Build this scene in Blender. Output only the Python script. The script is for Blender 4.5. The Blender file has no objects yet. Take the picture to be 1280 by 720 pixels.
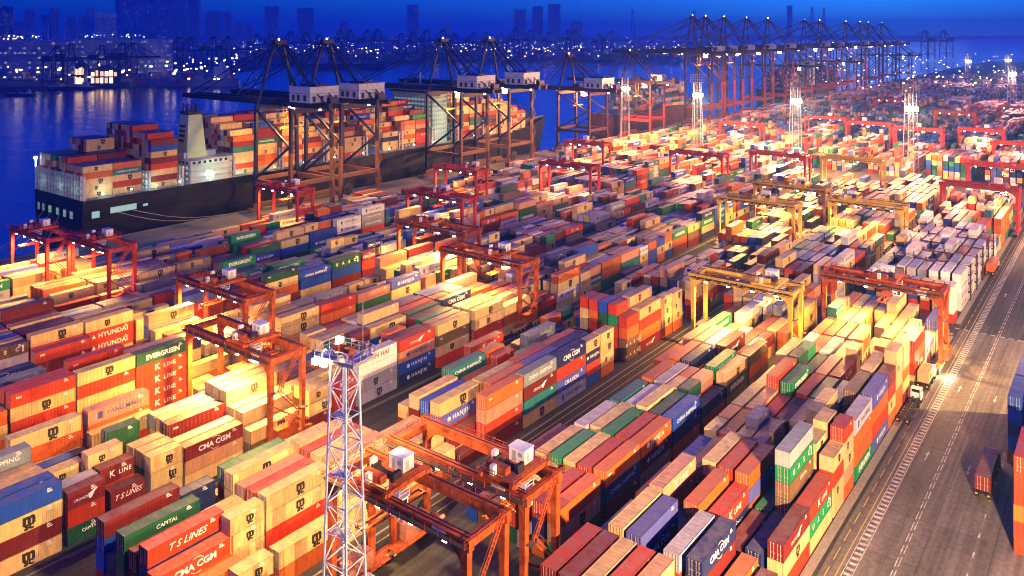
import bpy, bmesh, math, random
import numpy as np
from mathutils import Vector, Matrix, Euler
from mathutils.bvhtree import BVHTree
random.seed(7); np.random.seed(7)
R = math.radians
SC = bpy.context.scene
COL = SC.collection
# ------------------------------------------------------------------ camera
YAW = 37.4; CAMH = 84.0
cd = bpy.data.cameras.new('camera'); cam = bpy.data.objects.new('camera', cd); COL.objects.link(cam)
cam.location = (0, 0, CAMH); cam.rotation_euler = (R(90), 0, R(YAW))
cd.sensor_width = 36.0; cd.lens = 1017 / 1280 * 36.0; cd.shift_y = -0.25
cd.clip_start = 1.0; cd.clip_end = 40000
SC.camera = cam
# ------------------------------------------------------------------ sky, sun, exposure
SUN_EL, SUN_AZ = 2.0, 346.0
w = bpy.data.worlds.new('World'); SC.world = w; w.use_nodes = True
nt = w.node_tree; nt.nodes.clear()
sky = nt.nodes.new('ShaderNodeTexSky'); sky.sky_type = 'NISHITA'; sky.sun_disc = False
sky.sun_elevation = R(SUN_EL); sky.sun_rotation = R(SUN_AZ); sky.altitude = 50; sky.ozone_density = 6.0; sky.dust_density = 0.4
tint = nt.nodes.new('ShaderNodeMix'); tint.data_type = 'RGBA'; tint.blend_type = 'MULTIPLY'; tint.inputs[0].default_value = 1.0
tint.inputs[7].default_value = (0.02, 1.35, 9.0, 1)
bg = nt.nodes.new('ShaderNodeBackground'); bg.inputs[1].default_value = 0.097
wo = nt.nodes.new('ShaderNodeOutputWorld')
nt.links.new(sky.outputs[0], tint.inputs[6]); nt.links.new(tint.outputs[2], bg.inputs[0]); nt.links.new(bg.outputs[0], wo.inputs[0])
sl = bpy.data.lights.new('sun', 'SUN'); sl.energy = 0.04; sl.angle = R(12); sl.color = (0.55, 0.72, 1.0)
so = bpy.data.objects.new('sun', sl); COL.objects.link(so)
so.rotation_euler = (R(90 - SUN_EL), 0, R(180 - SUN_AZ))
SC.view_settings.view_transform = 'Standard'; SC.view_settings.look = 'None'
SC.view_settings.exposure = 0.0; SC.view_settings.gamma = 1.0; SC.view_settings.use_curve_mapping = False
SC.render.engine = 'CYCLES'
cy = SC.cycles
cy.use_denoising = True; cy.use_adaptive_sampling = False; cy.filter_width = 1.1; cy.max_bounces = 5; cy.diffuse_bounces = 1; cy.glossy_bounces = 2; cy.volume_bounces = 1
cy.transmission_bounces = 2; cy.sample_clamp_indirect = 4.0; cy.caustics_reflective = False; cy.caustics_refractive = False
try: cy.use_light_tree = True
except Exception: pass

# ------------------------------------------------------------------ materials
def srgb(h):
    h = h.lstrip('#'); c = [int(h[i:i+2], 16)/255 for i in (0, 2, 4)]
    return tuple(x/12.92 if x <= .04045 else ((x+.055)/1.055)**2.4 for x in c)
MATS = {}
def mat(name, color=(.5,.5,.5), rough=.6, metal=0., noise=.0, nscale=2., emit=None, estr=0., spec=.3):
    if name in MATS: return MATS[name]
    m = bpy.data.materials.new(name); m.use_nodes = True; MATS[name] = m
    n = m.node_tree.nodes; l = m.node_tree.links; b = n['Principled BSDF']
    b.inputs['Base Color'].default_value = (*color, 1); b.inputs['Roughness'].default_value = rough; b.inputs['Metallic'].default_value = metal
    b.inputs['Specular IOR Level'].default_value = spec
    if noise > 0:
        g = n.new('ShaderNodeNewGeometry'); t = n.new('ShaderNodeTexNoise'); t.inputs['Scale'].default_value = nscale; t.inputs['Detail'].default_value = 6
        t.inputs['Roughness'].default_value = .65
        l.new(g.outputs['Position'], t.inputs['Vector'])
        r = n.new('ShaderNodeMapRange'); r.inputs[1].default_value = .3; r.inputs[2].default_value = .7; r.inputs[3].default_value = 1-noise; r.inputs[4].default_value = 1+noise*.6
        l.new(t.outputs['Fac'], r.inputs[0])
        x = n.new('ShaderNodeMix'); x.data_type = 'RGBA'; x.blend_type = 'MULTIPLY'; x.inputs[0].default_value = 1; x.inputs[6].default_value = (*color, 1)
        l.new(r.outputs[0], x.inputs[7]); l.new(x.outputs[2], b.inputs['Base Color'])
    if emit:
        b.inputs['Emission Color'].default_value = (*emit, 1); b.inputs['Emission Strength'].default_value = estr
        try: m.cycles.emission_sampling = 'NONE'
        except Exception: pass
    return m
def paint_mat(name, source, wave=False):
    """weathered container paint; colour comes from the object colour or a face attribute"""
    m = bpy.data.materials.new(name); m.use_nodes = True; MATS[name] = m
    n = m.node_tree.nodes; l = m.node_tree.links; b = n['Principled BSDF']
    if source == 'object':
        s = n.new('ShaderNodeObjectInfo'); col = s.outputs['Color']
    else:
        s = n.new('ShaderNodeAttribute'); s.attribute_name = 'col'; col = s.outputs['Color']
    g = n.new('ShaderNodeNewGeometry')
    mp = n.new('ShaderNodeMapping'); mp.inputs['Scale'].default_value = (1, 1, .35); l.new(g.outputs['Position'], mp.inputs['Vector'])
    t = n.new('ShaderNodeTexNoise'); t.inputs['Scale'].default_value = .9; t.inputs['Detail'].default_value = 8; t.inputs['Roughness'].default_value = .7
    l.new(mp.outputs[0], t.inputs['Vector'])
    r = n.new('ShaderNodeMapRange'); r.inputs[1].default_value = .32; r.inputs[2].default_value = .68; r.inputs[3].default_value = .8; r.inputs[4].default_value = 1.12
    l.new(t.outputs['Fac'], r.inputs[0])
    x = n.new('ShaderNodeMix'); x.data_type = 'RGBA'; x.blend_type = 'MULTIPLY'; x.inputs[0].default_value = 1
    l.new(col, x.inputs[6]); l.new(r.outputs[0], x.inputs[7])
    # rust blooms
    t2 = n.new('ShaderNodeTexNoise'); t2.inputs['Scale'].default_value = 1.7; t2.inputs['Detail'].default_value = 10; t2.inputs['Roughness'].default_value = .75
    l.new(g.outputs['Position'], t2.inputs['Vector'])
    r2 = n.new('ShaderNodeMapRange'); r2.inputs[1].default_value = .62; r2.inputs[2].default_value = .70; r2.inputs[4].default_value = .7
    l.new(t2.outputs['Fac'], r2.inputs[0])
    x2 = n.new('ShaderNodeMix'); x2.data_type = 'RGBA'; x2.inputs[7].default_value = (.11, .045, .022, 1)
    l.new(r2.outputs[0], x2.inputs[0]); l.new(x.outputs[2], x2.inputs[6])
    # grime running down the sides
    mp3 = n.new('ShaderNodeMapping'); mp3.inputs['Scale'].default_value = (1.1, 1.1, .3); l.new(g.outputs['Position'], mp3.inputs['Vector'])
    t4 = n.new('ShaderNodeTexNoise'); t4.inputs['Scale'].default_value = 1.4; t4.inputs['Detail'].default_value = 5; l.new(mp3.outputs[0], t4.inputs['Vector'])
    r4 = n.new('ShaderNodeMapRange'); r4.inputs[1].default_value = .5; r4.inputs[2].default_value = .76; r4.inputs[4].default_value = .22; l.new(t4.outputs['Fac'], r4.inputs[0])
    x4 = n.new('ShaderNodeMix'); x4.data_type = 'RGBA'; x4.inputs[7].default_value = (.06, .045, .035, 1); l.new(r4.outputs[0], x4.inputs[0]); l.new(x2.outputs[2], x4.inputs[6]); x2 = x4
    # soot and puddle marks gather on the roofs
    t6 = n.new('ShaderNodeTexNoise'); t6.inputs['Scale'].default_value = .55; t6.inputs['Detail'].default_value = 9; t6.inputs['Roughness'].default_value = .72; l.new(g.outputs['Position'], t6.inputs['Vector'])
    # dusty roofs
    sx = n.new('ShaderNodeSeparateXYZ'); l.new(g.outputs['True Normal'], sx.inputs[0])
    r3 = n.new('ShaderNodeMapRange'); r3.inputs[1].default_value = .75; r3.inputs[2].default_value = .95; r3.inputs[4].default_value = .30
    l.new(sx.outputs['Z'], r3.inputs[0])
    r6 = n.new('ShaderNodeMapRange'); r6.inputs[1].default_value = .38; r6.inputs[2].default_value = .66; r6.inputs[3].default_value = .35; r6.inputs[4].default_value = 2.4; l.new(t6.outputs['Fac'], r6.inputs[0])
    m6 = n.new('ShaderNodeMath'); m6.operation = 'MULTIPLY'; m6.use_clamp = True; l.new(r3.outputs[0], m6.inputs[0]); l.new(r6.outputs[0], m6.inputs[1])
    x3 = n.new('ShaderNodeMix'); x3.data_type = 'RGBA'; x3.inputs[7].default_value = (.17, .15, .135, 1)
    l.new(m6.outputs[0], x3.inputs[0]); l.new(x2.outputs[2], x3.inputs[6]); l.new(x3.outputs[2], b.inputs['Base Color'])
    b.inputs['Roughness'].default_value = .55; b.inputs['Specular IOR Level'].default_value = .3
    if wave:
        wv = n.new('ShaderNodeTexWave'); wv.wave_type = 'BANDS'; wv.bands_direction = 'Y'; wv.inputs['Scale'].default_value = 1.13
        l.new(g.outputs['Position'], wv.inputs['Vector'])
        bp = n.new('ShaderNodeBump'); bp.inputs['Strength'].default_value = .5; bp.inputs['Distance'].default_value = .04
        l.new(wv.outputs['Fac'], bp.inputs['Height']); l.new(bp.outputs[0], b.inputs['Normal'])
    return m
PAINT = paint_mat('container_paint', 'object')
PAINT_FAR = paint_mat('container_paint_far', 'attr')
M_ORANGE = mat('crane_orange', (.43, .08, .015), .55, noise=.7, nscale=.6)
M_RED = mat('crane_red', (.48, .035, .025), .5, noise=.3, nscale=.8)
M_YEL = mat('crane_yellow', (.68, .42, .07), .5, noise=.3, nscale=.8)
M_NAVY = mat('crane_navy', (.011, .018, .055), .5, noise=.3, nscale=.5)
M_DARK = mat('dark_steel', (.03, .028, .027), .6, noise=.3)
M_GALV = mat('galvanised_steel', (.55, .55, .56), .45, .4, noise=.2)
M_PINKISH = mat('faded_red_paint', (.38, .16, .12), .6, noise=.3)
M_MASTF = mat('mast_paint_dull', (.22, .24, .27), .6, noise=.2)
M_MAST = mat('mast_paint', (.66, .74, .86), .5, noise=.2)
M_WHITE = mat('white_paint', (.78, .78, .78), .5, noise=.12, nscale=1.2)
M_GLASS = mat('dark_glass', (.02, .03, .04), .08, spec=.8)
M_TYRE = mat('tyre_rubber', (.02, .02, .02), .8)
M_CREAM = mat('cream_paint', (.62, .48, .25), .5, noise=.15)
M_ROPE = mat('steel_rope', (.05, .05, .055), .5)
M_GRATE = mat('grating', (.09, .08, .075), .7, noise=.3)
M_LAMPW = mat('lamp_warm', (1, 1, 1), emit=(1, .72, .38), estr=60)
M_LAMPC = mat('lamp_cool', (1, 1, 1), emit=(.85, 1, .95), estr=40)
M_LAMPF = mat('lamp_far', (1, 1, 1), emit=(1, .7, .4), estr=16)
M_LAMPFC = mat('lamp_far_cool', (1, 1, 1), emit=(.75, .92, 1), estr=5)
M_INKK = mat('ink_black', (.02, .02, .02), .6)
M_INKW = mat('ink_white', (.8, .8, .78), .6)
M_INKB = mat('ink_blue', (.05, .07, .3), .6)
M_INKR = mat('ink_red', (.55, .04, .05), .6)
M_INKG = mat('ink_green', (.04, .2, .12), .6)
INK = {'k': M_INKK, 'w': M_INKW, 'b': M_INKB, 'r': M_INKR, 'g': M_INKG}

# ------------------------------------------------------------------ mesh builder
class MB:
    def __init__(s): s.v = []; s.f = []; s.m = []; s.cm = 0
    def add(s, vs, fs):
        o = len(s.v); s.v += [tuple(p) for p in vs]
        s.f += [tuple(i+o for i in f) for f in fs]; s.m += [s.cm]*len(fs); return s
    def box(s, x0, x1, y0, y1, z0, z1):
        return s.add([(x0,y0,z0),(x1,y0,z0),(x1,y1,z0),(x0,y1,z0),(x0,y0,z1),(x1,y0,z1),(x1,y1,z1),(x0,y1,z1)],
                     [(0,3,2,1),(4,5,6,7),(0,1,5,4),(1,2,6,5),(2,3,7,6),(3,0,4,7)])
    def cbox(s, c, d): return s.box(c[0]-d[0]/2, c[0]+d[0]/2, c[1]-d[1]/2, c[1]+d[1]/2, c[2]-d[2]/2, c[2]+d[2]/2)
    def bar(s, p, q, a, b=None, a2=None, b2=None, up=(0,0,1)):
        p = Vector(p); q = Vector(q); d = (q-p).normalized(); u = Vector(up)
        if abs(d.dot(u)) > .98: u = Vector((0,1,0))
        x = d.cross(u).normalized(); y = x.cross(d)
        b = a if b is None else b; a2 = a if a2 is None else a2; b2 = b if b2 is None else b2
        vs = [p+x*i*a/2+y*j*b/2 for i, j in ((-1,-1),(1,-1),(1,1),(-1,1))] + [q+x*i*a2/2+y*j*b2/2 for i, j in ((-1,-1),(1,-1),(1,1),(-1,1))]
        return s.add(vs, [(0,3,2,1),(4,5,6,7),(0,1,5,4),(1,2,6,5),(2,3,7,6),(3,0,4,7)])
    def tube(s, p, q, r, n=6, r2=None):
        p = Vector(p); q = Vector(q); d = (q-p).normalized(); u = Vector((0,0,1)) if abs(d.z) < .95 else Vector((0,1,0))
        x = d.cross(u).normalized(); y = x.cross(d); r2 = r if r2 is None else r2
        vs = [p+(x*math.cos(2*math.pi*i/n)+y*math.sin(2*math.pi*i/n))*r for i in range(n)] + [q+(x*math.cos(2*math.pi*i/n)+y*math.sin(2*math.pi*i/n))*r2 for i in range(n)]
        return s.add(vs, [(i, (i+1)%n, n+(i+1)%n, n+i) for i in range(n)] + [tuple(range(n))[::-1], tuple(range(n, 2*n))])
    def prism(s, pts, axis, a, b):
        n = len(pts)
        def P(t, k): return (k, t[0], t[1]) if axis == 'x' else ((t[0], k, t[1]) if axis == 'y' else (t[0], t[1], k))
        vs = [P(t, a) for t in pts] + [P(t, b) for t in pts]
        return s.add(vs, [tuple(range(n))[::-1], tuple(range(n, 2*n))] + [(i, (i+1)%n, n+(i+1)%n, n+i) for i in range(n)])
    def mesh(s, name, *mats):
        me = bpy.data.meshes.new(name); me.from_pydata(s.v, [], s.f)
        for m in mats: me.materials.append(m)
        if len(mats) > 1: me.polygons.foreach_set('material_index', s.m)
        bm = bmesh.new(); bm.from_mesh(me); bmesh.ops.recalc_face_normals(bm, faces=bm.faces); bm.to_mesh(me); bm.free()
        me.update(); return me
def obj(name, me, parent=None, loc=(0,0,0), rz=0.):
    o = bpy.data.objects.new(name, me); COL.objects.link(o); o.location = loc
    if rz: o.rotation_euler = (0, 0, rz)
    if parent is not None: o.parent = parent
    return o
def part(name, mb, m, parent, loc=(0,0,0)):
    ms = m if isinstance(m, (list, tuple)) else [m]
    return obj(name, mb.mesh(name, *ms), parent, loc)
def tag(o, label=None, cat=None, group=None, kind=None):
    if label: o['label'] = label
    if cat: o['category'] = cat
    if group: o['group'] = group
    if kind: o['kind'] = kind
    return o
def thing(name, label, cat, loc=(0,0,0), rz=0., group=None):
    o = bpy.data.objects.new(name, None); COL.objects.link(o); o.location = loc; o.rotation_euler = (0,0,rz); o.empty_display_size = .5
    return tag(o, label, cat, group)
def kids(o): return KID.get(o.name, [c for c in o.children])
KID = {}
def copy_tree(o, parent=None, skip=()):
    c = o.copy(); COL.objects.link(c)
    if parent is not None: c.parent = parent
    for ch in o.children:
        if ch.name.split('.')[0] in skip: continue
        copy_tree(ch, c, skip)
    return c
def spot(name, loc, aim, power, color, angle=130, blend=.6, rad=.4, parent=None):
    l = bpy.data.lights.new(name, 'SPOT'); l.energy = power; l.color = color; l.spot_size = R(angle); l.spot_blend = blend; l.shadow_soft_size = rad
    o = bpy.data.objects.new(name, l); COL.objects.link(o); o.location = loc
    d = Vector(aim)-Vector(loc); o.rotation_euler = d.to_track_quat('-Z', 'Y').to_euler()
    if parent is not None: o.parent = parent
    return o
def point(name, loc, power, color, rad=.5):
    l = bpy.data.lights.new(name, 'POINT'); l.energy = power; l.color = color; l.shadow_soft_size = rad
    o = bpy.data.objects.new(name, l); COL.objects.link(o); o.location = loc; return o
FW = (-math.sin(R(YAW)), math.cos(R(YAW))); RT = (math.cos(R(YAW)), math.sin(R(YAW)))
def proj(x, y, z):
    d = x*FW[0]+y*FW[1]; s = x*RT[0]+y*RT[1]
    if d < 1: return (-9e9, 0, d)
    return (640+1017*s/d, 40+1017*(CAMH-z)/d, d)
def ground_at(px, py, z=0.):
    d = 1017*(CAMH-z)/(py-40); s = (px-640)/1017*d
    return (d*FW[0]+s*RT[0], d*FW[1]+s*RT[1], z)
SODIUM = (1.0, .50, .11); WARM = (1.0, .66, .32); COOLW = (.55, 1.0, .86)

# ------------------------------------------------------------------ ground, water, road
QX = -331.0
def sheet(name, x0, x1, y0, y1, z, m, kind='structure'):
    return tag(part(name, MB().add([(x0,y0,z),(x1,y0,z),(x1,y1,z),(x0,y1,z)], [(0,1,2,3)]), m, None), kind=kind)
def asphalt(name, base, scale=.05, slab=None):
    m = bpy.data.materials.new(name); m.use_nodes = True; n = m.node_tree.nodes; l = m.node_tree.links; b = n['Principled BSDF']
    g = n.new('ShaderNodeNewGeometry')
    t = n.new('ShaderNodeTexNoise'); t.inputs['Scale'].default_value = scale; t.inputs['Detail'].default_value = 9; t.inputs['Roughness'].default_value = .7
    mp = n.new('ShaderNodeMapping'); mp.inputs['Scale'].default_value = (1.6, .35, 1); l.new(g.outputs['Position'], mp.inputs[0]); l.new(mp.outputs[0], t.inputs['Vector'])
    t2 = n.new('ShaderNodeTexNoise'); t2.inputs['Scale'].default_value = 1.1; t2.inputs['Detail'].default_value = 8; l.new(g.outputs['Position'], t2.inputs['Vector'])
    cr = n.new('ShaderNodeValToRGB'); cr.color_ramp.elements[0].position = .3; cr.color_ramp.elements[1].position = .72
    cr.color_ramp.elements[0].color = tuple(c*.55 for c in base)+(1,); cr.color_ramp.elements[1].color = tuple(c*1.35 for c in base)+(1,)
    l.new(t.outputs['Fac'], cr.inputs[0])
    r = n.new('ShaderNodeMapRange'); r.inputs[1].default_value = .3; r.inputs[2].default_value = .7; r.inputs[3].default_value = .75; r.inputs[4].default_value = 1.2; l.new(t2.outputs['Fac'], r.inputs[0])
    x = n.new('ShaderNodeMix'); x.data_type = 'RGBA'; x.blend_type = 'MULTIPLY'; x.inputs[0].default_value = 1; l.new(cr.outputs[0], x.inputs[6]); l.new(r.outputs[0], x.inputs[7])
    out = x.outputs[2]
    mp5 = n.new('ShaderNodeMapping'); mp5.inputs['Scale'].default_value = (1.1, .018, 1); l.new(g.outputs['Position'], mp5.inputs[0])
    t5 = n.new('ShaderNodeTexNoise'); t5.inputs['Scale'].default_value = 1; t5.inputs['Detail'].default_value = 5; l.new(mp5.outputs[0], t5.inputs['Vector'])
    r5 = n.new('ShaderNodeMapRange'); r5.inputs[1].default_value = .38; r5.inputs[2].default_value = .6; r5.inputs[3].default_value = .68; r5.inputs[4].default_value = 1.08; l.new(t5.outputs['Fac'], r5.inputs[0])
    x5 = n.new('ShaderNodeMix'); x5.data_type = 'RGBA'; x5.blend_type = 'MULTIPLY'; x5.inputs[0].default_value = 1; l.new(out, x5.inputs[6]); l.new(r5.outputs[0], x5.inputs[7]); out = x5.outputs[2]
    if slab:
        br = n.new('ShaderNodeTexBrick'); br.inputs['Scale'].default_value = 1; br.offset = 0
        br.inputs['Brick Width'].default_value = slab[0]; br.inputs['Row Height'].default_value = slab[1]; br.inputs['Mortar Size'].default_value = .06
        br.inputs['Color1'].default_value = (1,1,1,1); br.inputs['Color2'].default_value = (.8,.8,.8,1); br.inputs['Mortar'].default_value = (.35,.35,.35,1)
        l.new(g.outputs['Position'], br.inputs['Vector'])
        y = n.new('ShaderNodeMix'); y.data_type = 'RGBA'; y.blend_type = 'MULTIPLY'; y.inputs[0].default_value = 1; l.new(out, y.inputs[6]); l.new(br.outputs[0], y.inputs[7]); out = y.outputs[2]
    l.new(out, b.inputs['Base Color']); b.inputs['Roughness'].default_value = .75; b.inputs['Specular IOR Level'].default_value = .25
    return m
M_ASPH = asphalt('yard_asphalt', (.062, .058, .056))
M_ROAD = asphalt('road_concrete', (.165, .142, .135), .07, (9.0, 14.0))
M_APRON = asphalt('quay_concrete', (.2, .18, .16), .06)
M_MARKW = mat('road_paint_white', (.5, .48, .47), .7, noise=.75, nscale=1.1)
M_MARKY = mat('road_paint_yellow', (.5, .38, .07), .7, noise=.4, nscale=1.5)
M_KERB = mat('kerb_concrete', (.26, .23, .2), .8, noise=.3)
mb = MB(); mb.box(QX, 420, -120, 2700, -9, 0); tag(part('ground', mb, M_ASPH, None), kind='structure')
sheet('quay_apron', QX, -299, -120, 2700, .004, M_APRON)
sheet('road', -39.0, 30, 20, 259.4, .004, M_ROAD); sheet('road', -39.0, 30, 259.4, 2600, .004, asphalt('road_asphalt', (.075, .068, .064), .06))
mw = bpy.data.materials.new('sea_water'); mw.use_nodes = True; n = mw.node_tree.nodes; l = mw.node_tree.links; b = n['Principled BSDF']
b.inputs['Base Color'].default_value = (.004, .02, .075, 1); b.inputs['Roughness'].default_value = .2; b.inputs['Specular IOR Level'].default_value = .7
g = n.new('ShaderNodeNewGeometry'); t = n.new('ShaderNodeTexNoise'); t.inputs['Scale'].default_value = .05; t.inputs['Detail'].default_value = 5
mp = n.new('ShaderNodeMapping'); mp.inputs['Rotation'].default_value = (0,0,R(YAW)); mp.inputs['Scale'].default_value = (.5, 1.6, 1)
l.new(g.outputs['Position'], mp.inputs[0]); l.new(mp.outputs[0], t.inputs['Vector'])
bp = n.new('ShaderNodeBump'); bp.inputs['Strength'].default_value = .45; bp.inputs['Distance'].default_value = 1.4
l.new(t.outputs['Fac'], bp.inputs['Height']); l.new(bp.outputs[0], b.inputs['Normal'])
sheet('water', -9500, 5500, -1400, 13800, -4.0, mw)
# kerb between road and first block, drainage channel
tag(part('kerb', MB().box(-41.0, -39.6, 60, 252, .0, .14), M_KERB, None), kind='structure')
tag(part('kerb', MB().box(-41.0, -39.6, 264, 900, .0, .14), M_KERB, None), kind='structure')
mk = MB()
def rect(x0, x1, y0, y1, z=.009): mk.add([(x0,y0,z),(x1,y0,z),(x1,y1,z),(x0,y1,z)], [(0,1,2,3)])
for i in range(260):                                  # the ladder line: two thin lines with blocks between them
    y = 60+i*1.55
    rect(-35.85, -34.75, y, y+.7)
for x in (-36.0, -34.6): rect(x-.07, x+.07, 60, 470)
for i in range(110):
    y = 60+i*3.9
    rect(-29.98, -29.84, y, y+2.9); rect(-29.52, -29.38, y+.4, y+3.3)
for i in range(32): rect(-40.5+i*2.2, -39.2+i*2.2, 259.5, 260.0)
for i in range(60):
    y = 70+i*6.5
    rect(-20.6, -20.4, y, y+1.6)
def arrow(x, y, s):
    z = .009
    mk.add([(x-.12,y,z),(x+.12,y,z),(x+.12,y+2.6*s,z),(x-.12,y+2.6*s,z)], [(0,1,2,3)] if s > 0 else [(3,2,1,0)])
    mk.add([(x-.4,y+2.6*s,z),(x+.4,y+2.6*s,z),(x,y+4.2*s,z)], [(0,1,2)] if s > 0 else [(2,1,0)])
for y in (128, 176, 214, 300): arrow(-32.6, y, 1); arrow(-25.2, y+3, -1)
tag(part('road_marking', mk, M_MARKW, None), kind='structure')
mk = MB()
for i in range(60):
    y = 62+i*6
    rect(-38.1, -37.95, y, y+4); 
rect(-36.75, -36.6, 60, 470)
for X in (-98.9, -96.9): rect(X-.08, X+.08, 62, 470)
for X in (-135.2, -169.6, -205.3): rect(X-.08, X+.08, 60, 470)
tag(part('lane_marking', mk, M_MARKY, None), kind='structure')
mk = MB()
for X in (-100.6, -67.2, -135.8, -171.6): rect(X-.2, X+.2, 40, 900)
tag(part('crane_runway', mk, M_KERB, None), kind='structure')
# quay edge coping and fenders
tag(part('quay_edge', MB().box(QX-.6, QX+.5, -120, 2700, -3, .25), M_KERB, None), kind='structure')
# ------------------------------------------------------------------ containers: what stands where
PAL = {'C': (.66,.45,.19), 'R': (.50,.040,.011), 'O': (.60,.125,.018), 'M': (.17,.016,.014), 'B': (.012,.07,.40), 'N': (.014,.022,.11), 'G': (.01,.22,.075), 'D': (.012,.085,.04),
       'T': (.018,.16,.15), 'W': (.74,.72,.68), 'L': (.42,.38,.46), 'V': (.085,.10,.42), 'P': (.54,.25,.14), 'S': (.27,.29,.31), 'K': (.15,.08,.045)}
CNAME = {'C': 'cream', 'R': 'red', 'O': 'orange', 'M': 'maroon', 'B': 'blue', 'N': 'navy', 'G': 'green', 'D': 'dark green', 'T': 'teal', 'W': 'white', 'L': 'lilac', 'V': 'violet', 'P': 'pink', 'S': 'grey', 'K': 'brown'}
PITCH = 2.9
# block: right face of its first row, rows, crane half span, crane centre
BLK = {'A1': (-41.2, 8, 14.0, -52.2), 'A2': (-71.8, 8, 13.0, -81.0), 'B1': (-102.5, 8, 14.6, -115.6), 'B2': (-138.0, 8, 14.6, -151.0), 'C1': (-172.8, 8, 14.8, -186.6),
       'D1': (-208.5, 8, 14.8, -222.0), 'E1': (-245.0, 7, 13.0, -256.5), 'F1': (-272.5, 7, 13.0, -283.8)}
BNAME = {'A1': 'roadside block', 'A2': 'second block', 'B1': 'third block', 'B2': 'fourth block', 'C1': 'fifth block', 'D1': 'sixth block', 'E1': 'seventh block', 'F1': 'quayside block', 'Z': 'kerb block', 'S': 'ship deck', 'T': ''}
BOX = []      # every container: dict(x right face, y near end, L, z, h, col, logo, blk,row,bay,tier,ntier)
HERO = {}
def rowx(b, r):
    if b == 'A1' : return (-41.2, -44.4, -47.6, -50.8, -53.8, -56.8, -59.7, -62.6)[r]
    return BLK[b][0]-PITCH*r
def stack(b, r, y, L, ztop, codes, x=None, z0=.02, below='CROMCRKO'):
    """codes: containers from the top down; the rest of the stack below is filled"""
    cs = codes.split(); n = max(1, round((ztop-z0)/2.74)); h = (ztop-z0)/n
    h = min(2.9, max(2.59, h)); n = max(n, 1)
    tiers = []
    for k in range(n):
        if k < len(cs): c = cs[k]
        else: c = random.choice(below)
        tiers.append(c)
    if x is None: x = rowx(b, r)
    jy = random.uniform(-.12, .12); z = z0
    for k, c in enumerate(reversed(tiers)):
        col, _, logo = c.partition(':')
        BOX.append(dict(x=x+random.uniform(-.04,.04), y=y+jy+random.uniform(-.05,.05), L=L, z=z, h=h, col=col, logo=logo, blk=b, row=r, tier=n-1-k, n=n))
        z += h
def hero(b, r, y, L, ztop, codes):
    HERO.setdefault((b, r), []).append((y-.3, y+L+.3)); stack(b, r, y, L, ztop, codes)
F, T = 12.19, 6.06
# --- roadside block
for r, c in ((3, 'P C'), (4, 'R:TEX O'), (5, 'C M'), (6, 'M R'), (7, 'R C')): hero('A1', r, 91.6, F, 10.6, c)
hero('A1', 1, 92.0, F, 7.6, 'O G:EVERGREEN'); hero('A1', 2, 92, F, 7.6, 'O M'); hero('A1', 0, 92, F, 5.2, 'M C:MSC')
hero('A1', 6, 105.0, F, 10.9, 'C M N'); hero('A1', 5, 105.0, F, 10.7, 'V N:CMA B'); hero('A1', 4, 105, F, 5.2, 'M'); hero('A1', 3, 105.2, F, 10.0, 'L R'); hero('A1', 2, 105.6, F, 10.0, 'N:CMA M R O')
hero('A1', 1, 106.0, F, 6.0, 'O:TEX G:EVERGREEN'); hero('A1', 0, 105.5, F, 5.2, 'M R'); hero('A1', 7, 105, F, 8.0, 'C:MSC R')
hero('A1', 7, 118.5, F, 8.4, 'O N O'); hero('A1', 6, 117.8, F, 11.2, 'P:KLINE R B'); hero('A1', 5, 118.5, F, 5.2, 'B'); hero('A1', 4, 118.0, F, 10.4, 'O C O'); hero('A1', 3, 118.7, F, 9.6, 'R:KLINE N:CMA O'); hero('A1', 2, 119, F, 5.0, 'M')
hero('A1', 1, 119.3, F, 6.6, 'N:CMA L:HANJINb M R'); hero('A1', 0, 120.0, F, 7.9, 'M:CRONOS C:MSC R')
hero('A1', 7, 131.5, F, 8.0, 'B:SHIPPING D'); hero('A1', 6, 131.5, F, 9.4, 'P N'); hero('A1', 5, 131.5, F, 10.2, 'C:MSC R'); hero('A1', 4, 131.2, F, 10.3, 'R C R'); hero('A1', 3, 131.3, F, 10.3, 'O V O O'); hero('A1', 2, 132, F, 5.2, 'G N')
hero('A1', 1, 132.4, F, 15.2, 'S G:UASC K:CAPITAL K B O'); hero('A1', 0, 132.4, F, 7.6, 'R:KLINE G:UASC C')
hero('A1', 0, 145.4, T, 10.2, 'C:MSC R:TEX C:MSC'); hero('A1', 0, 151.7, T, 12.8, 'R C:MSC C:MSC P O'); hero('A1', 1, 146, T, 12.0, 'C:MSC C:MSC'); hero('A1', 1, 152.3, T, 12.6, 'C:MSC C')
hero('A1', 2, 145, F, 8.0, 'B V'); hero('A1', 3, 145, F, 6, 'V:HANJIN B'); hero('A1', 4, 145, T, 9.4, 'C D:EVERGREEN'); hero('A1', 4, 151.3, T, 9.6, 'P'); hero('A1', 5, 145, T, 9.4, 'C:MSC R'); hero('A1', 5, 151.3, T, 9.8, 'L'); hero('A1', 6, 145.4, F, 9.2, 'O:TEX R:KLINE'); hero('A1', 7, 145.4, T, 9.4, 'C:MSC'); hero('A1', 7, 151.6, T, 9.4, 'R')
hero('A1', 0, 159.2, F, 12.2, 'L:YANG O O G:EVERGREEN'); hero('A1', 1, 158.6, F, 5.5, 'D'); hero('A1', 2, 158.6, T, 12.2, 'C C:MSC'); hero('A1', 2, 164.8, T, 12.2, 'C'); hero('A1', 3, 158.2, F, 9.6, 'C C:MSC'); hero('A1', 4, 158.5, F, 8.0, 'M'); hero('A1', 5, 158, F, 8, 'R'); hero('A1', 6, 158.5, F, 9.2, 'P C'); hero('A1', 7, 158.5, F, 9.2, 'C O')
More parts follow.
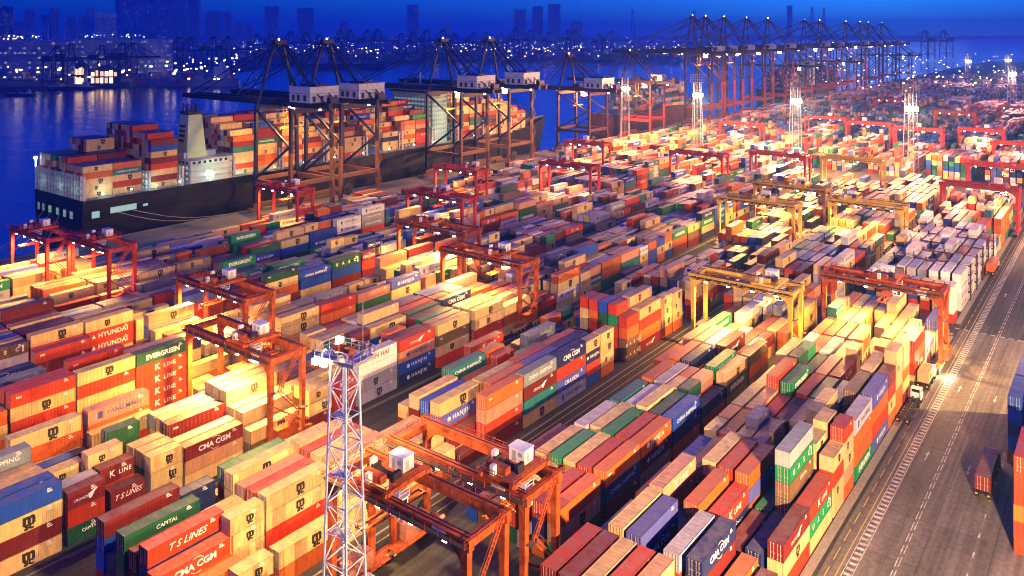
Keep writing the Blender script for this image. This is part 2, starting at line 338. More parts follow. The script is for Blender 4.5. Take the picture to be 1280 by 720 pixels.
hero('A1', 0, 172.6, F, 11.6, 'V:HANJIN O:TEX R V:HANJIN'); hero('A1', 1, 171.6, F, 12.2, 'K:UASC M R'); hero('A1', 2, 171.4, F, 9.4, 'B M'); hero('A1', 3, 171.2, F, 9.3, 'G:EVERGREEN O:TEX C'); hero('A1', 4, 171.2, F, 9.2, 'R:KLINE M'); hero('A1', 5, 170.6, F, 10.2, 'G:EVERGREEN R'); hero('A1', 6, 170.6, F, 11.2, 'R M M'); hero('A1', 7, 170.6, F, 8.5, 'C')
hero('A1', 0, 185.3, T, 11.4, 'M R C:MSC'); hero('A1', 1, 185, F, 12.2, 'C C:MSC R'); hero('A1', 2, 184.4, F, 6, 'M'); hero('A1', 3, 184.4, F, 9.2, 'O:KLINE R'); hero('A1', 4, 184.4, F, 9.4, 'P:KLINE R')
hero('A1', 0, 191.8, T, 14.2, 'C C:MSC C O'); hero('A1', 0, 199, T, 13.0, 'C C O C'); hero('A1', 0, 263.2, T, 10.6, 'W W W R'); hero('A1', 1, 263.2, T, 10.4, 'C C C O'); hero('A1', 2, 263.2, T, 10.4, 'C C R M'); hero('A1', 3, 263.2, T, 10.4, 'V B R M'); hero('A1', 4, 263.2, T, 10.4, 'R M R M'); 
# --- second block (lane side)
hero('A2', 0, 106.4, F, 9.4, 'O C:MSC G B'); hero('A2', 1, 106.3, F, 9.4, 'R:TEX N'); hero('A2', 5, 106.4, F, 5.2, 'M K'); hero('A2', 6, 107, T, 2.7, 'B'); hero('A2', 2, 106, F, 2.7, 'S'); hero('A2', 3, 106.4, F, 8.0, 'C R D'); hero('A2', 4, 106.6, F, 5.4, 'K B')
hero('A2', 0, 120.4, F, 8.9, 'O:TEX T:SHIPPING K'); hero('A2', 1, 119.6, F, 8.9, 'R O'); hero('A2', 2, 119.7, F, 8.9, 'C:MSC D:MSC'); hero('A2', 3, 119.1, F, 9.5, 'G R'); hero('A2', 4, 119.0, F, 8.6, 'C R'); hero('A2', 5, 119, F, 8.0, 'M'); hero('A2', 6, 119, F, 2.7, 'B'); hero('A2', 7, 119, F, 2.7, 'S')
hero('A2', 0, 132.8, F, 8.6, 'O:HANJIN M:HANJIN'); hero('A2', 1, 132.5, F, 8.6, 'R O'); hero('A2', 2, 132.3, F, 9.1, 'G:EVERGREEN D'); hero('A2', 3, 133.4, F, 8.7, 'C:MSC R'); hero('A2', 4, 132.0, F, 9.6, 'L P'); hero('A2', 5, 132, F, 5.4, 'C B'); hero('A2', 6, 132, F, 2.7, 'B'); hero('A2', 7, 132, T, 2.7, 'L')
hero('A2', 0, 146.0, F, 8.2, 'B:SHIPPING N'); hero('A2', 1, 146.1, F, 8.1, 'D:CAPITAL R'); hero('A2', 2, 146.1, F, 8.7, 'C:MSC O'); hero('A2', 3, 145.6, F, 8.2, 'W R'); hero('A2', 4, 145.2, F, 8.6, 'T M'); hero('A2', 5, 145, F, 5.4, 'C R'); hero('A2', 6, 148, T, 2.7, 'B'); hero('A2', 6, 176, F, 5.4, 'O R'); hero('A2', 6, 189, F, 5.4, 'C:MSC P')
hero('A2', 0, 159.2, F, 5.4, 'N'); hero('A2', 1, 159.2, T, 8.4, 'D P:TEX B'); hero('A2', 1, 165.5, T, 8.4, 'P:TEX R'); hero('A2', 2, 159.2, T, 8.2, 'C:MSC'); hero('A2', 2, 165.5, T, 8.2, 'R'); hero('A2', 3, 159.2, F, 8.4, 'L'); hero('A2', 4, 159, F, 8.6, 'O O'); hero('A2', 5, 159, F, 5.4, 'P C')
hero('A2', 0, 172.5, F, 8.0, 'C:MSC D:EVERGREEN'); hero('A2', 1, 172.8, F, 9.0, 'G:EVERGREEN N'); hero('A2', 2, 172.5, F, 5.4, 'C N'); hero('A2', 3, 172.5, F, 9.4, 'N R'); hero('A2', 4, 172.5, F, 9.4, 'O R'); hero('A2', 5, 172.5, F, 6.2, 'P')
hero('A2', 0, 185.7, F, 7.4, 'K R:TEX'); hero('A2', 1, 185.7, F, 6.0, 'R C'); hero('A2', 2, 185.7, F, 9.6, 'M:CRONOS N:TEX C'); hero('A2', 3, 185.7, F, 9.4, 'W P'); hero('A2', 4, 185.7, F, 9.0, 'P'); hero('A2', 5, 185.7, F, 8.6, 'P')
# --- third block
hero('B1', 3, 60.4, F, 9.7, 'R:TSLINES N R'); hero('B1', 4, 60.2, F, 9.4, 'M M K'); hero('B1', 5, 59.8, F, 10.0, 'D:CAPITAL D K'); hero('B1', 6, 60, F, 6.2, 'N'); hero('B1', 7, 59.7, F, 10.1, 'M B B'); hero('B1', 2, 60.0, F, 7.6, 'R:CMA O'); hero('B1', 1, 60, F, 5.2, 'O'); hero('B1', 0, 60, F, 3, 'C')
hero('B1', 2, 71.6, T, 10.0, 'C:MSC C:MSC C'); hero('B1', 3, 71.8, T, 9.6, 'C K'); hero('B1', 4, 72, T, 9.6, 'C R'); hero('B1', 0, 69.2, T, 6.8, 'C:MSC M'); hero('B1', 7, 72.2, T, 9.2, 'N:TEX N')
hero('B1', 0, 76.2, F, 5.4, 'C:MSC O'); hero('B1', 1, 76, F, 2.7, 'R'); hero('B1', 2, 78.0, F, 10.9, 'C:MSC C:MSC R R'); hero('B1', 3, 78.0, F, 10.6, 'R C'); hero('B1', 4, 78, F, 10.4, 'P D'); hero('B1', 5, 78.0, F, 11.6, 'C:MSC C'); hero('B1', 6, 78.6, F, 11.2, 'G O'); hero('B1', 7, 79, F, 5.6, 'C')
hero('B1', 0, 89, F, 5.4, 'C:MSC C'); hero('B1', 1, 90.4, F, 10.8, 'C:MSC C:MSC C'); hero('B1', 2, 91, F, 11, 'P C'); hero('B1', 3, 91, F, 11, 'C C'); hero('B1', 4, 91, F, 10.9, 'R C'); hero('B1', 5, 91.2, F, 11.2, 'C C'); hero('B1', 6, 91.2, F, 8, 'P'); hero('B1', 7, 91.2, F, 8.4, 'C C:MSC')
hero('B1', 0, 104, F, 5.4, 'C:MSC'); hero('B1', 1, 104, F, 8.2, 'C:MSC C'); hero('B1', 2, 104, F, 8.4, 'P C'); hero('B1', 3, 104, F, 8.2, 'C R')
hero('B1', 2, 118.0, F, 11.0, 'C:MSC V:HANJIN R O'); hero('B1', 3, 118.4, F, 10.4, 'B K'); hero('B1', 4, 118, F, 10.8, 'C M'); hero('B1', 5, 118, F, 8.2, 'C M'); hero('B1', 0, 118, F, 2.7, 'M'); hero('B1', 1, 118, F, 5.4, 'M')
hero('B1', 0, 125.4, F, 11.4, 'O:TEX P R M'); hero('B1', 1, 131, F, 11.2, 'O R'); hero('B1', 2, 131, F, 11, 'C R'); hero('B1', 5, 131, F, 11.2, 'T:SHIPPING M'); hero('B1', 4, 131, F, 9, 'O')
hero('B1', 0, 138.2, F, 11.4, 'S:SHIPPING M:CRONOS T C:MSC'); hero('B1', 1, 143.5, F, 11.2, 'V:TEX C R'); hero('B1', 2, 143.5, F, 11.2, 'R O'); hero('B1', 3, 143.5, F, 8.4, 'G M'); hero('B1', 7, 145.0, F, 10.2, 'R:KLINE M C')
hero('B1', 0, 150.6, F, 11.3, 'N:CMA R V:CRAXEN L:YANG'); hero('B1', 1, 156, F, 11.2, 'N:TEX N R'); hero('B1', 2, 156, F, 11, 'O O')
hero('B1', 0, 163.1, T, 10.9, 'C:MSC N:HANJIN R B:TEX'); hero('B1', 0, 169.5, T, 10.9, 'C:MSC C:MSC C:MSC O'); hero('B1', 1, 168.4, T, 8.2, 'N:CMA'); hero('B1', 2, 168.4, T, 8.2, 'T O'); hero('B1', 3, 168.4, T, 8.2, 'O')
hero('B1', 0, 182.2, T, 11.2, 'R O:TEX K:UASC K:UASC'); hero('B1', 1, 182, T, 14, 'R G'); hero('B1', 2, 182, T, 14, 'B D'); hero('B1', 3, 182, T, 14, 'R'); hero('B1', 4, 182, T, 14, 'R')
hero('B1', 0, 188.9, F, 11.6, 'C:MSC R O M:CRONOS'); hero('B1', 1, 189, F, 14.2, 'C:MSC C'); hero('B1', 0, 201.5, T, 11.2, 'C:MSC C:MSC C:MSC O'); hero('B1', 0, 208, T, 10.8, 'C:MSC C:MSC C:MSC O')
hero('B1', 0, 221, F, 11, 'C:MSC C:MSC R'); hero('B1', 0, 233.6, F, 11.2, 'M C:MSC R')
# --- fourth block
hero('B2', 0, 48.2, F, 11.2, 'B:TEX C:MSC M C:MSC'); hero('B2', 1, 48.2, F, 11.2, 'B C'); hero('B2', 0, 61.4, T, 9.2, 'M:CRONOS R D:CAPITAL'); hero('B2', 1, 61.4, T, 8.6, 'L N'); hero('B2', 1, 67.8, T, 9.6, 'M:KLINE R'); hero('B2', 0, 68.4, T, 6.4, 'M:TSLINES N'); hero('B2', 2, 61, T, 6, 'B')
hero('B2', 0, 75.3, T, 9.6, 'C:MSC C:MSC C'); hero('B2', 1, 75.3, T, 9.6, 'C D'); hero('B2', 2, 75.2, T, 9.4, 'C:MSC D'); hero('B2', 0, 82, F, 7.4, 'M:CMA P C'); hero('B2', 1, 82, F, 7.2, 'C R'); hero('B2', 3, 62, T, 8.8, 'C:MSC D'); hero('B2', 4, 61.6, T, 8.8, 'B C'); hero('B2', 4, 73.6, T, 10.4, 'D D'); hero('B2', 3, 83.8, F, 9.2, 'M:TEX R'); hero('B2', 4, 84, F, 9.2, 'C C'); hero('B2', 5, 84, F, 9.2, 'S C')
hero('B2', 7, 74.0, F, 12.0, 'P:YANG O R'); hero('B2', 7, 86.6, F, 2.7, 'C'); hero('B2', 6, 86.6, F, 5.4, 'C'); hero('B2', 6, 73.6, F, 8.2, 'C R'); hero('B2', 7, 99.4, F, 2.7, 'C'); hero('B2', 6, 99.4, F, 5.4, 'C C:MSC'); hero('B2', 7, 60.5, F, 11.6, 'C:MSC O:TEX C'); hero('B2', 6, 60.5, F, 6, 'N:CMA')
hero('B2', 1, 96, F, 8.2, 'C C'); hero('B2', 2, 96, F, 8.2, 'C C:MSC'); hero('B2', 3, 96.4, F, 10.8, 'C:MSC C'); hero('B2', 4, 96.4, F, 10.8, 'C R'); hero('B2', 0, 96, F, 5.4, 'C:MSC'); hero('B2', 5, 96.4, F, 10.8, 'C C')
hero('B2', 0, 110.3, T, 8.2, 'C:MSC C:MSC'); hero('B2', 1, 110.3, T, 8.2, 'C C:MSC'); hero('B2', 2, 110, F, 8, 'C O'); hero('B2', 0, 117, T, 8, 'R:KLINE R:KLINE')
hero('B2', 0, 123.6, F, 11.0, 'W:WANHAI W L:MSC L:MSC'); hero('B2', 1, 123.4, F, 8.6, 'M C'); hero('B2', 2, 123, F, 8.2, 'C:MSC R'); hero('B2', 3, 123, F, 8.2, 'K:TEX O'); hero('B2', 1, 136.4, F, 10.6, 'M R')
hero('B2', 0, 136.6, F, 10.8, 'R:CRONOS P:HANJINb B:HANJIN N:HANJIN'); hero('B2', 0, 150, F, 10.7, 'C:MSC K:TEX C:MSC R'); hero('B2', 1, 150, F, 10.6, 'P R'); hero('B2', 2, 150.3, F, 10.6, 'G:TEX M'); hero('B2', 3, 150.2, F, 10.4, 'M M'); hero('B2', 0, 164.6, F, 9.8, 'C:MSC C:MSC R'); hero('B2', 1, 164.6, F, 9.8, 'C R'); hero('B2', 2, 164.6, F, 9.8, 'C'); hero('B2', 3, 164.6, F, 8.2, 'C R')
# --- fifth block
hero('C1', 0, 66.2, F, 13.7, 'R:TEX C:MSC R C'); hero('C1', 1, 66.2, F, 13.7, 'R D'); hero('C1', 0, 78.7, F, 13.6, 'C:MSC R C O'); hero('C1', 1, 78.9, F, 8.4, 'S'); hero('C1', 0, 91.2, F, 13.5, 'D:EVERGREEN R:KLINE R:KLINE R:KLINE R:KLINE'); hero('C1', 1, 91, F, 13.4, 'P R'); hero('C1', 3, 81, F, 13.0, 'R:TEX M'); hero('C1', 2, 66, F, 8.8, 'C:MSC G:MSC'); hero('C1', 3, 66, F, 8.8, 'S D')
hero('C1', 0, 104, T, 2.7, 'C'); hero('C1', 1, 104, F, 5.4, 'C'); hero('C1', 2, 104, T, 10.8, 'N C N C'); hero('C1', 3, 104, T, 10.8, 'C N C R'); hero('C1', 0, 116.4, F, 5.4, 'C:MSC'); hero('C1', 1, 116.4, F, 8, 'C C'); hero('C1', 7, 79.0, F, 12.6, 'R:TEX M C'); hero('C1', 6, 66, F, 9, 'B:TEX B')
hero('C1', 0, 129, F, 11.0, 'C:MSC C:MSC C:MSC O'); hero('C1', 0, 142, F, 10.8, 'R O'); hero('C1', 0, 155, F, 10, 'P D:TEX C:MSC'); hero('C1', 0, 168, F, 10.9, 'V:HANJIN C:MSC C:MSC'); hero('C1', 0, 181, T, 9, 'P:TEX C:MSC'); hero('C1', 0, 187.5, T, 9, 'D:CAPITAL R'); hero('C1', 1, 129, F, 8.6, 'N'); hero('C1', 2, 129, F, 9, 'R R')
# --- sixth block
hero('D1', 0, 84.2, F, 12.0, 'C:MSC R C'); hero('D1', 0, 97.0, F, 11.2, 'C:MSC R:HYUNDAI R:HYUNDAI C'); hero('D1', 1, 97, F, 11.0, 'K C'); hero('D1', 2, 97, F, 11, 'C C'); hero('D1', 0, 123.5, F, 10.8, 'V R:KLINE R'); hero('D1', 1, 123.5, F, 10, 'P L'); hero('D1', 0, 110, F, 8.2, 'C C'); hero('D1', 0, 137, F, 9, 'M R'); hero('D1', 0, 150, F, 10, 'D:TEX C:MSC'); hero('D1', 0, 163, F, 8, 'B:SHIPPING B'); hero('D1', 1, 163, F, 8.4, 'B N'); hero('D1', 0, 176, F, 9.2, 'D:UASC B'); hero('D1', 1, 176, F, 9.6, 'D T'); hero('D1', 0, 189, T, 9.2, 'M:CMA R'); hero('D1', 1, 150, F, 8, 'G')
for r_, y0_, y1_ in ((4, 103, 116.5), (5, 103, 116.5), (6, 103, 144), (7, 103, 144)): HERO.setdefault(('B1', r_), []).append((y0_, y1_))
for r_, y0_, y1_ in ((6, 138, 205), (7, 100, 205), ): HERO.setdefault(('A2', r_), []).append((y0_, y1_))
# --- right of the road
for (y, n, cc) in ((153.4, 6, 'R R R O R R'), (197.6, 5, 'B:TEX B R B N'), (184.8, 5, 'B:TEX B N B K'), (166.6, 4, 'M M K N')):
    for j in range(4 if y > 160 else 3):
        stack('Z', j, y, F, 2.62*n+.02, cc, x=(-15.4 if y < 180 else -19.6)+2.44+j*2.95)
# --- on trailers
for (x, y, L, c) in ((-20.4, 167.4, F, 'M'), (-38.2, 210.5, T, 'C:MSC'), (-88.8, 74.5, T, 'P'), (-133.4, 236, F, 'N:TEX'), (-98.0, 262, F, 'R'), (-38.2, 322, F, 'O'), (-15.0, 244, F, 'N')):
    stack('T', int(-x) % 7, y, L, 1.55+2.62, c, x=x, z0=1.55)
# --- the rest of the yard
DEF = {'C': (9, 'MSC'), 'R': (2.8, 'KLINE'), 'O': (4.8, 'TEX'), 'M': (3, 'TEX'), 'B': (2.6, 'HANJIN'), 'N': (1.2, 'CMA'), 'G': (1.2, 'EVERGREEN'), 'D': (.9, 'CAPITAL'), 'T': (1.5, 'SHIPPING'), 'W': (1.5, 'YANG'), 'L': (1, 'YANG'), 'P': (1.2, ''), 'S': (1.8, 'SHIPPING'), 'K': (1.2, 'UASC'), 'V': (.5, 'HANJIN')}
CK = list(DEF); CWT = [DEF[k][0] for k in CK]
def rcol(wts=None):
    k = random.choices(CK, wts or CWT)[0]; lg = DEF[k][1]
    p = {'C': .8, 'R': .35, 'O': .3, 'M': .3, 'B': .5}.get(k, .6)
    return k+(':'+lg if lg and random.random() < p else '')
COOL = [4,2,2,2,4,2.4,2.2,1.8,1.5,3,1.2,.8,2.4,1,.6]
def bay_ok(b, y):
    if b in ('A1', 'A2', 'B1', 'B2') and 470 < y+12 and y < 502: return False
    if b == 'A1' and 251 < y+12 and y < 262: return False
    if b in ('A1', 'A2', 'B1', 'B2', 'C1', 'D1') and 775 < y+12 and y < 800: return False
    return not (1090 < y+12 and y < 1118)
START = {'A1': 92, 'A2': 106.4, 'B1': 60.2, 'B2': 48.2, 'C1': 53.5, 'D1': 58.6, 'E1': 80, 'F1': 92}
for b in BLK:
    y = START[b]; pitch = 13.15 if b in ('A1', 'A2') else 12.9
    while y < (2080 if b in ('A1', 'A2', 'B1', 'B2', 'C1') else 1560):
        lo, hi = (2, 4) if y < 480 else (3, 5)
        base = max(lo, min(hi, (locals().get('base') or 3)+random.choice((-1, 0, 0, 1))))
        if b == 'F1': base = random.choice((1, 2, 2, 3)) if y < 420 else 3
        wts = COOL if (random.random() < .3 or (b in ('C1', 'D1', 'E1') and 130 < y < 300 and random.random() < .5)) else None
        if b == 'A1' and 276 < y < 352: wts = [1,0,.3,.3,0,0,0,0,0,9,1,.4,1,0,0]; base = 4
        if (b in ('A1', 'A2') and 196 < y < 250) or (b == 'B2' and 92 < y < 125) or (b in ('B2', 'C1') and 170 < y < 222) or (b == 'C1' and 106 < y < 140) or (b in ('E1', 'F1', 'D1') and 100 < y < 145 and random.random() < .7):
            wts = [9,1.6,1.6,.5,.2,.1,.25,.1,.1,1.2,.5,1.2,.2,.2,.2]; base = random.choice((2, 3, 3))
        if bay_ok(b, y):
            for r in range(BLK[b][1]):
                xx = rowx(b, r); px, py, d = proj(xx, y+6, 6)
                if px < -150 or px > 1420 or py > 830: continue
                if y > 900 and random.random() < .06: continue
                n = max(0, min(5, base+random.choice((-1, 0, 0, 0, 0, 0, 1)))) if random.random() > .05 else 0
                if n == 0: continue
                occ = HERO.get((b, r), ())
                two = random.random() < .18
                for (yy, L) in (((y, T), (y+6.3, T)) if two else ((y, F),)):
                    if any(yy < q and yy+L > p for p, q in occ):
                        if two or all(y+6.3 < q and y+6.3+T > p for p, q in occ): continue
                        if any(y+6.3 < q and y+6.3+T > p for p, q in occ): continue
                        yy, L = y+6.3, T
                    k0 = rcol(wts); cl = []
                    for i in range(n): cl.append(k0 if random.random() < .35 else rcol(wts))
                    stack(b, r, yy, L, 2.72*n+.02+random.uniform(-.25, .3), ' '.join(cl))
        y += pitch
# --- deck cargo of the ship: rows run from the quay side outwards
def ship_bay(y, tops, z0=16.0, L=F, wts=None, x0=-339.2):
    for r, ztop in enumerate(tops):
        if ztop <= z0+1: continue
        n = round((ztop-z0)/2.62)
        stack('S', r, y, L, z0+2.62*n, ' '.join(rcol(wts or SHW) for _ in range(n)), x=x0-r*2.62, z0=z0)
SHW = [16,5,3,5,.5,.3,.4,.8,.4,.3,.3,.6,.3,.6,.2]
def prof(right, left, n=15): return [right+(left-right)*min(1, i/6)+random.choice((0, 0, -2.62)) for i in range(n)]
ship_bay(156.5, [29]*5+[31.5]*3+[26]*2+[31]*5); ship_bay(169, [29]*5+[33]*4+[36]*6)
ship_bay(185.5, [36, 38.5]+[39]*4+[42]*9); 
for y, a, c in ((226, 36, 41), (238.7, 38, 43), (254, 36, 42), (266.7, 33, 42), (282, 24, 38), (294.7, 26, 40), (310, 32, 41), (322.7, 27, 40), (337, 34, 42), (349.7, 34, 41)): ship_bay(y, prof(a, c))
for y, a, c, k in ((386, 41, 43, 0), (398.7, 39, 42, 0), (414, 38, 41, 0), (426.7, 35, 40, 0), (441, 31, 37, 1), (453.7, 29, 34, 2)): ship_bay(y, prof(a, c, 15-2*k), x0=-339.2-2.6*k)
# second ship behind the red cranes
for y, a, c in ((625, 29, 34), (640, 31, 36), (655, 28, 34), (675, 32, 36), (690, 30, 36), (705, 26, 34)): ship_bay(y, prof(a, c, 12), wts=COOL)
for y, a, c in ((1010, 29, 34), (1025, 31, 36), (1040, 28, 34), (1060, 32, 36), (1075, 30, 36), (1190, 30, 34), (1205, 32, 36)): ship_bay(y, prof(a, c, 12), wts=COOL)
# ------------------------------------------------------------------ which containers show largest from the camera
_v = []; _f = []
for i, c in enumerate(BOX):
    x1 = c['x']; x0 = x1-2.44; y0 = c['y']; y1 = y0+c['L']; z0 = c['z']; z1 = z0+c['h']; o = len(_v)
    _v += [(x0,y0,z0),(x1,y0,z0),(x1,y1,z0),(x0,y1,z0),(x0,y0,z1),(x1,y0,z1),(x1,y1,z1),(x0,y1,z1)]
    _f += [(o+4,o+5,o+6,o+7),(o,o+1,o+5,o+4),(o+1,o+2,o+6,o+5),(o+2,o+3,o+7,o+6),(o+3,o,o+4,o+7)]
tree = BVHTree.FromPolygons(_v, _f)
hits = np.zeros(len(BOX), int); side = np.zeros(len(BOX), int)
org = Vector((0, 0, CAMH)); NX, NY = 400, 225
for iy in range(NY):
    py = (iy+.5)/NY*720
    for ix in range(NX):
        px = (ix+.5)/NX*1280; s = (px-640)/1017
        d = Vector((FW[0]+s*RT[0], FW[1]+s*RT[1], -(py-40)/1017))
        r = tree.ray_cast(org, d, 3000)
        if r[2] is not None:
            hits[r[2]//5] += 1
            if r[2] % 5 == 2: side[r[2]//5] += 1
del tree, _v, _f
order = np.argsort(-hits)
NEAR = [int(i) for i in order[:300] if hits[i] > 0]
NEARSET = set(NEAR)
# ------------------------------------------------------------------ lettering
_tc = {}
def text_geo(txt, size, bold=.012, space=1.0, shear=0.):
    k = (txt, size, bold, space, shear)
    if k in _tc: return _tc[k]
    cu = bpy.data.curves.new('txt', 'FONT'); cu.body = txt; cu.size = size; cu.resolution_u = 2; cu.offset = bold*size; cu.space_character = space; cu.shear = shear
    cu.align_x = 'CENTER'; cu.align_y = 'CENTER'; cu.fill_mode = 'FRONT'
    ob = bpy.data.objects.new('txt', cu); me = bpy.data.meshes.new_from_object(ob)
    vs = [tuple(v.co[:2]) for v in me.vertices]; fs = [tuple(p.vertices) for p in me.polygons]
    bpy.data.objects.remove(ob); bpy.data.curves.remove(cu); bpy.data.meshes.remove(me)
    _tc[k] = (vs, fs); return vs, fs
def T2(g, u, v, txt, size, bold=.02, space=1.0, shear=0.):
    vs, fs = text_geo(txt, size, bold, space, shear); g.add([(0, a+u, b+v) for a, b in vs], fs)
def disc(g, u, v, r, n=10): g.add([(0, u+r*math.cos(6.2832*i/n), v+r*math.sin(6.2832*i/n)) for i in range(n)], [tuple(range(n))])
def ring(g, u, v, r, t, a0=0, a1=360, n=14):
    P = [(math.cos(R(a0+(a1-a0)*i/n)), math.sin(R(a0+(a1-a0)*i/n))) for i in range(n+1)]
    g.add([(0, u+r*c, v+r*s) for c, s in P]+[(0, u+(r-t)*c, v+(r-t)*s) for c, s in P], [(i, i+1, n+2+i, n+1+i) for i in range(n)])
def emblem(key, L, var=0):
    """flat print for the long side, drawn in (y, z) about the side's centre -> mesh builder, ink"""
    g = MB(); ink = {'MSC': 'k', 'HANJINb': 'b', 'YANG': 'b', 'WANHAI': 'r'}.get(key, 'w'); s = 1 if L > 8 else .78; h = 0.
    if key == 'MSC':
        k = (1., .84, 1.12)[var]*s; o = (.5, -.6, 1.1)[var]; T2(g, o, .38*k, 'm', 2.2*k, .055); T2(g, o, -.55*k, 'sc', 1.5*k, .05)
    elif key == 'KLINE': T2(g, -1.7*s+.4, 0, 'K', 1.9*s, .02); T2(g, 1.2*s+.4, -.1, 'LINE', 1.3*s, .015, 1.15)
    elif key in ('HANJIN', 'HANJINb'): T2(g, .6, 0, 'HANJIN', 1.35*s, .015, 1.2); disc(g, -3.1*s, .02, .52*s); 
    elif key == 'EVERGREEN': T2(g, 0, 0, 'EVERGREEN', 1.5*s, .035)
    elif key == 'YANG':
        T2(g, .9, 0, 'YANG MING', 1.2*s, .01); g.add([(0,-4.2*s,-.6),(0,-3.3*s,-.6),(0,-3.3*s,.6),(0,-4.2*s,.6)], [(0,1,2,3)])
    elif key == 'CMA': T2(g, 0, 0, 'CMA CGM', 1.45*s, .03); ring(g, .2, -.1, 1.35*s, .09, 35, 120); ring(g, .2, .1, 1.35*s, .09, 220, 300)
    elif key == 'HYUNDAI': T2(g, .8, 0, 'HYUNDAI', 1.6*s, .02, 1.1); g.add([(0,-4.6*s,-.45),(0,-3.6*s,-.45),(0,-4.1*s,.55)], [(0,1,2)])
    elif key == 'SHIPPING': T2(g, 0, 0, 'CHINA SHIPPING', 1.15*s, .012)
    elif key == 'UASC':
        for i, ch in enumerate('UASC'): T2(g, (-4.2+i*2.6)*s, 0, ch, 1.3*s, .03)
        g.add([(0,4.6*s,-.8),(0,5.0*s,-.8),(0,5.0*s,.8),(0,4.6*s,.8)], [(0,1,2,3)])
    elif key == 'TSLINES': T2(g, 0, 0, 'T S LINES', 1.5*s, .01, 1.0, .35)
    elif key == 'CAPITAL': T2(g, .6, .2, 'CAPITAL', .9*s, .01)
    elif key == 'WANHAI': T2(g, 0, .1, 'WAN HAI', 1.5*s, .03, 1.1)
    elif key == 'CRAXEN': T2(g, 0, 0, 'CRAXEN', 1.3*s, .015, 1.2)
    elif key == 'CRONOS':
        T2(g, -1.1*s, -.25, 'CRONOS', .75*s, .01)
        g.add([(0,.6*s,-.75),(0,1.1*s,-.65),(0,1.7*s,.1),(0,2.5*s,.55),(0,1.5*s,.5),(0,.8*s,.15),(0,.4*s,.1)], [tuple(range(7))])
    elif key == 'TEX': T2(g, -L/2+1.5, .45, 'tex', .8, .02)
    return g, ink
# ------------------------------------------------------------------ container meshes (all instances share them; colour is per object)
H0 = 2.74
def corr_wall(mb, x, L, z0, z1, dirn):
    pts = []; y = .14; p = .278; n = int((L-.28)/p); p = (L-.28)/n
    for i in range(n):
        a = .14+i*p
        pts += [(x, a), (x, a+p*.26), (x-dirn*.04, a+p*.5), (x-dirn*.04, a+p*.76)]
    pts.append((x, L-.14))
    k = len(pts)
    mb.add([(a, b, z0) for a, b in pts]+[(a, b, z1) for a, b in pts], [(i, i+1, k+i+1, k+i) for i in range(k-1)])
def body_mesh(L):
    m = MB()
    for d in (1, -1): corr_wall(m, d*(1.22-.02), L, .14, H0-.1, d)
    m.add([(-1.2,L-.05,.14),(1.2,L-.05,.14),(1.2,L-.05,H0-.1),(-1.2,L-.05,H0-.1)], [(0,1,2,3)])
    m.add([(-1.2,.05,.13),(1.2,.05,.13),(1.2,L-.05,.13),(-1.2,L-.05,.13)], [(0,1,2,3)])
    # roof: pressed panels with raised seams
    n = round(L/1.74); ys = []
    for i in range(n): a = .06+(L-.12)*i/n; b = .06+(L-.12)*(i+1)/n; ys += [(a, .0), (a+.05, .035), (a+.12, .0), ((a+b)/2-.04, .0), ((a+b)/2, .018), ((a+b)/2+.04, .0)]
    ys.append((L-.06, 0.)); k = len(ys)
    m.add([(-1.18, y, H0-.05+z) for y, z in ys]+[(1.18, y, H0-.05+z) for y, z in ys], [(i, k+i, k+i+1, i+1) for i in range(k-1)])
    return m.mesh('container_body', PAINT)
def frame_mesh(L):
    m = MB()
    for sx in (-1, 1):
        for y0, y1 in ((0, .15), (L-.15, L)): m.box(min(sx*1.22, sx*1.06), max(sx*1.22, sx*1.06), y0, y1, .0, H0-.0)
        m.box(min(sx*1.215, sx*1.12), max(sx*1.215, sx*1.12), .15, L-.15, .03, .16); m.box(min(sx*1.215, sx*1.15), max(sx*1.215, sx*1.15), .15, L-.15, H0-.11, H0-.005)
    for y0, y1 in ((.02, .12), (L-.12, L-.02)): m.box(-1.06, 1.06, y0, y1, .02, .15); m.box(-1.06, 1.06, y0, y1, H0-.12, H0-.01)
    m.cm = 1
    for j in range(3):                                      # code marks by the corner of the long side
        u = L-2.3; m.add([(1.223,u,1.95+j*.24),(1.223,u+.9-.2*j,1.95+j*.24),(1.223,u+.9-.2*j,2.07+j*.24),(1.223,u,2.07+j*.24)], [(0,1,2,3)])
    return m.mesh('container_frame', PAINT, M_INKW)
def door_mesh(sx):
    m = MB(); a, b = (-1.05, -.01) if sx < 0 else (.01, 1.05)
    m.box(a, b, .05, .1, .16, H0-.13)
    for i in range(5):
        z = .3+i*(H0-.6)/5; m.box(a+.07, b-.07, .03, .06, z, z+(H0-.6)/5*.62)
    m.cm = 1
    for t in (.3, .72):
        x = a+(b-a)*t; m.box(x-.022, x+.022, -.02, .028, .1, H0-.08); m.box(x-.022, x+.2, -.03, .02, 1.05, 1.12)
        for z in (.22, H0-.25): m.box(x-.07, x+.07, -.015, .03, z, z+.09)
    return m.mesh('container_door', PAINT, M_GALV)
BODY = {L: body_mesh(L) for L in (F, T)}; FRAME = {L: frame_mesh(L) for L in (F, T)}; DOOR = [door_mesh(-1), door_mesh(1)]
LET = {}
def let_mesh(key, L):
    var = random.choice((0, 0, 1, 2)) if key == 'MSC' else 0
    if (key, L, var) not in LET:
        g, ink = emblem(key, L, var); me = bpy.data.meshes.new('container_lettering'); me.from_pydata(g.v, [], g.f); me.materials.append(INK[ink]); me.update(); LET[key, L, var] = me
    return LET[key, L, var]
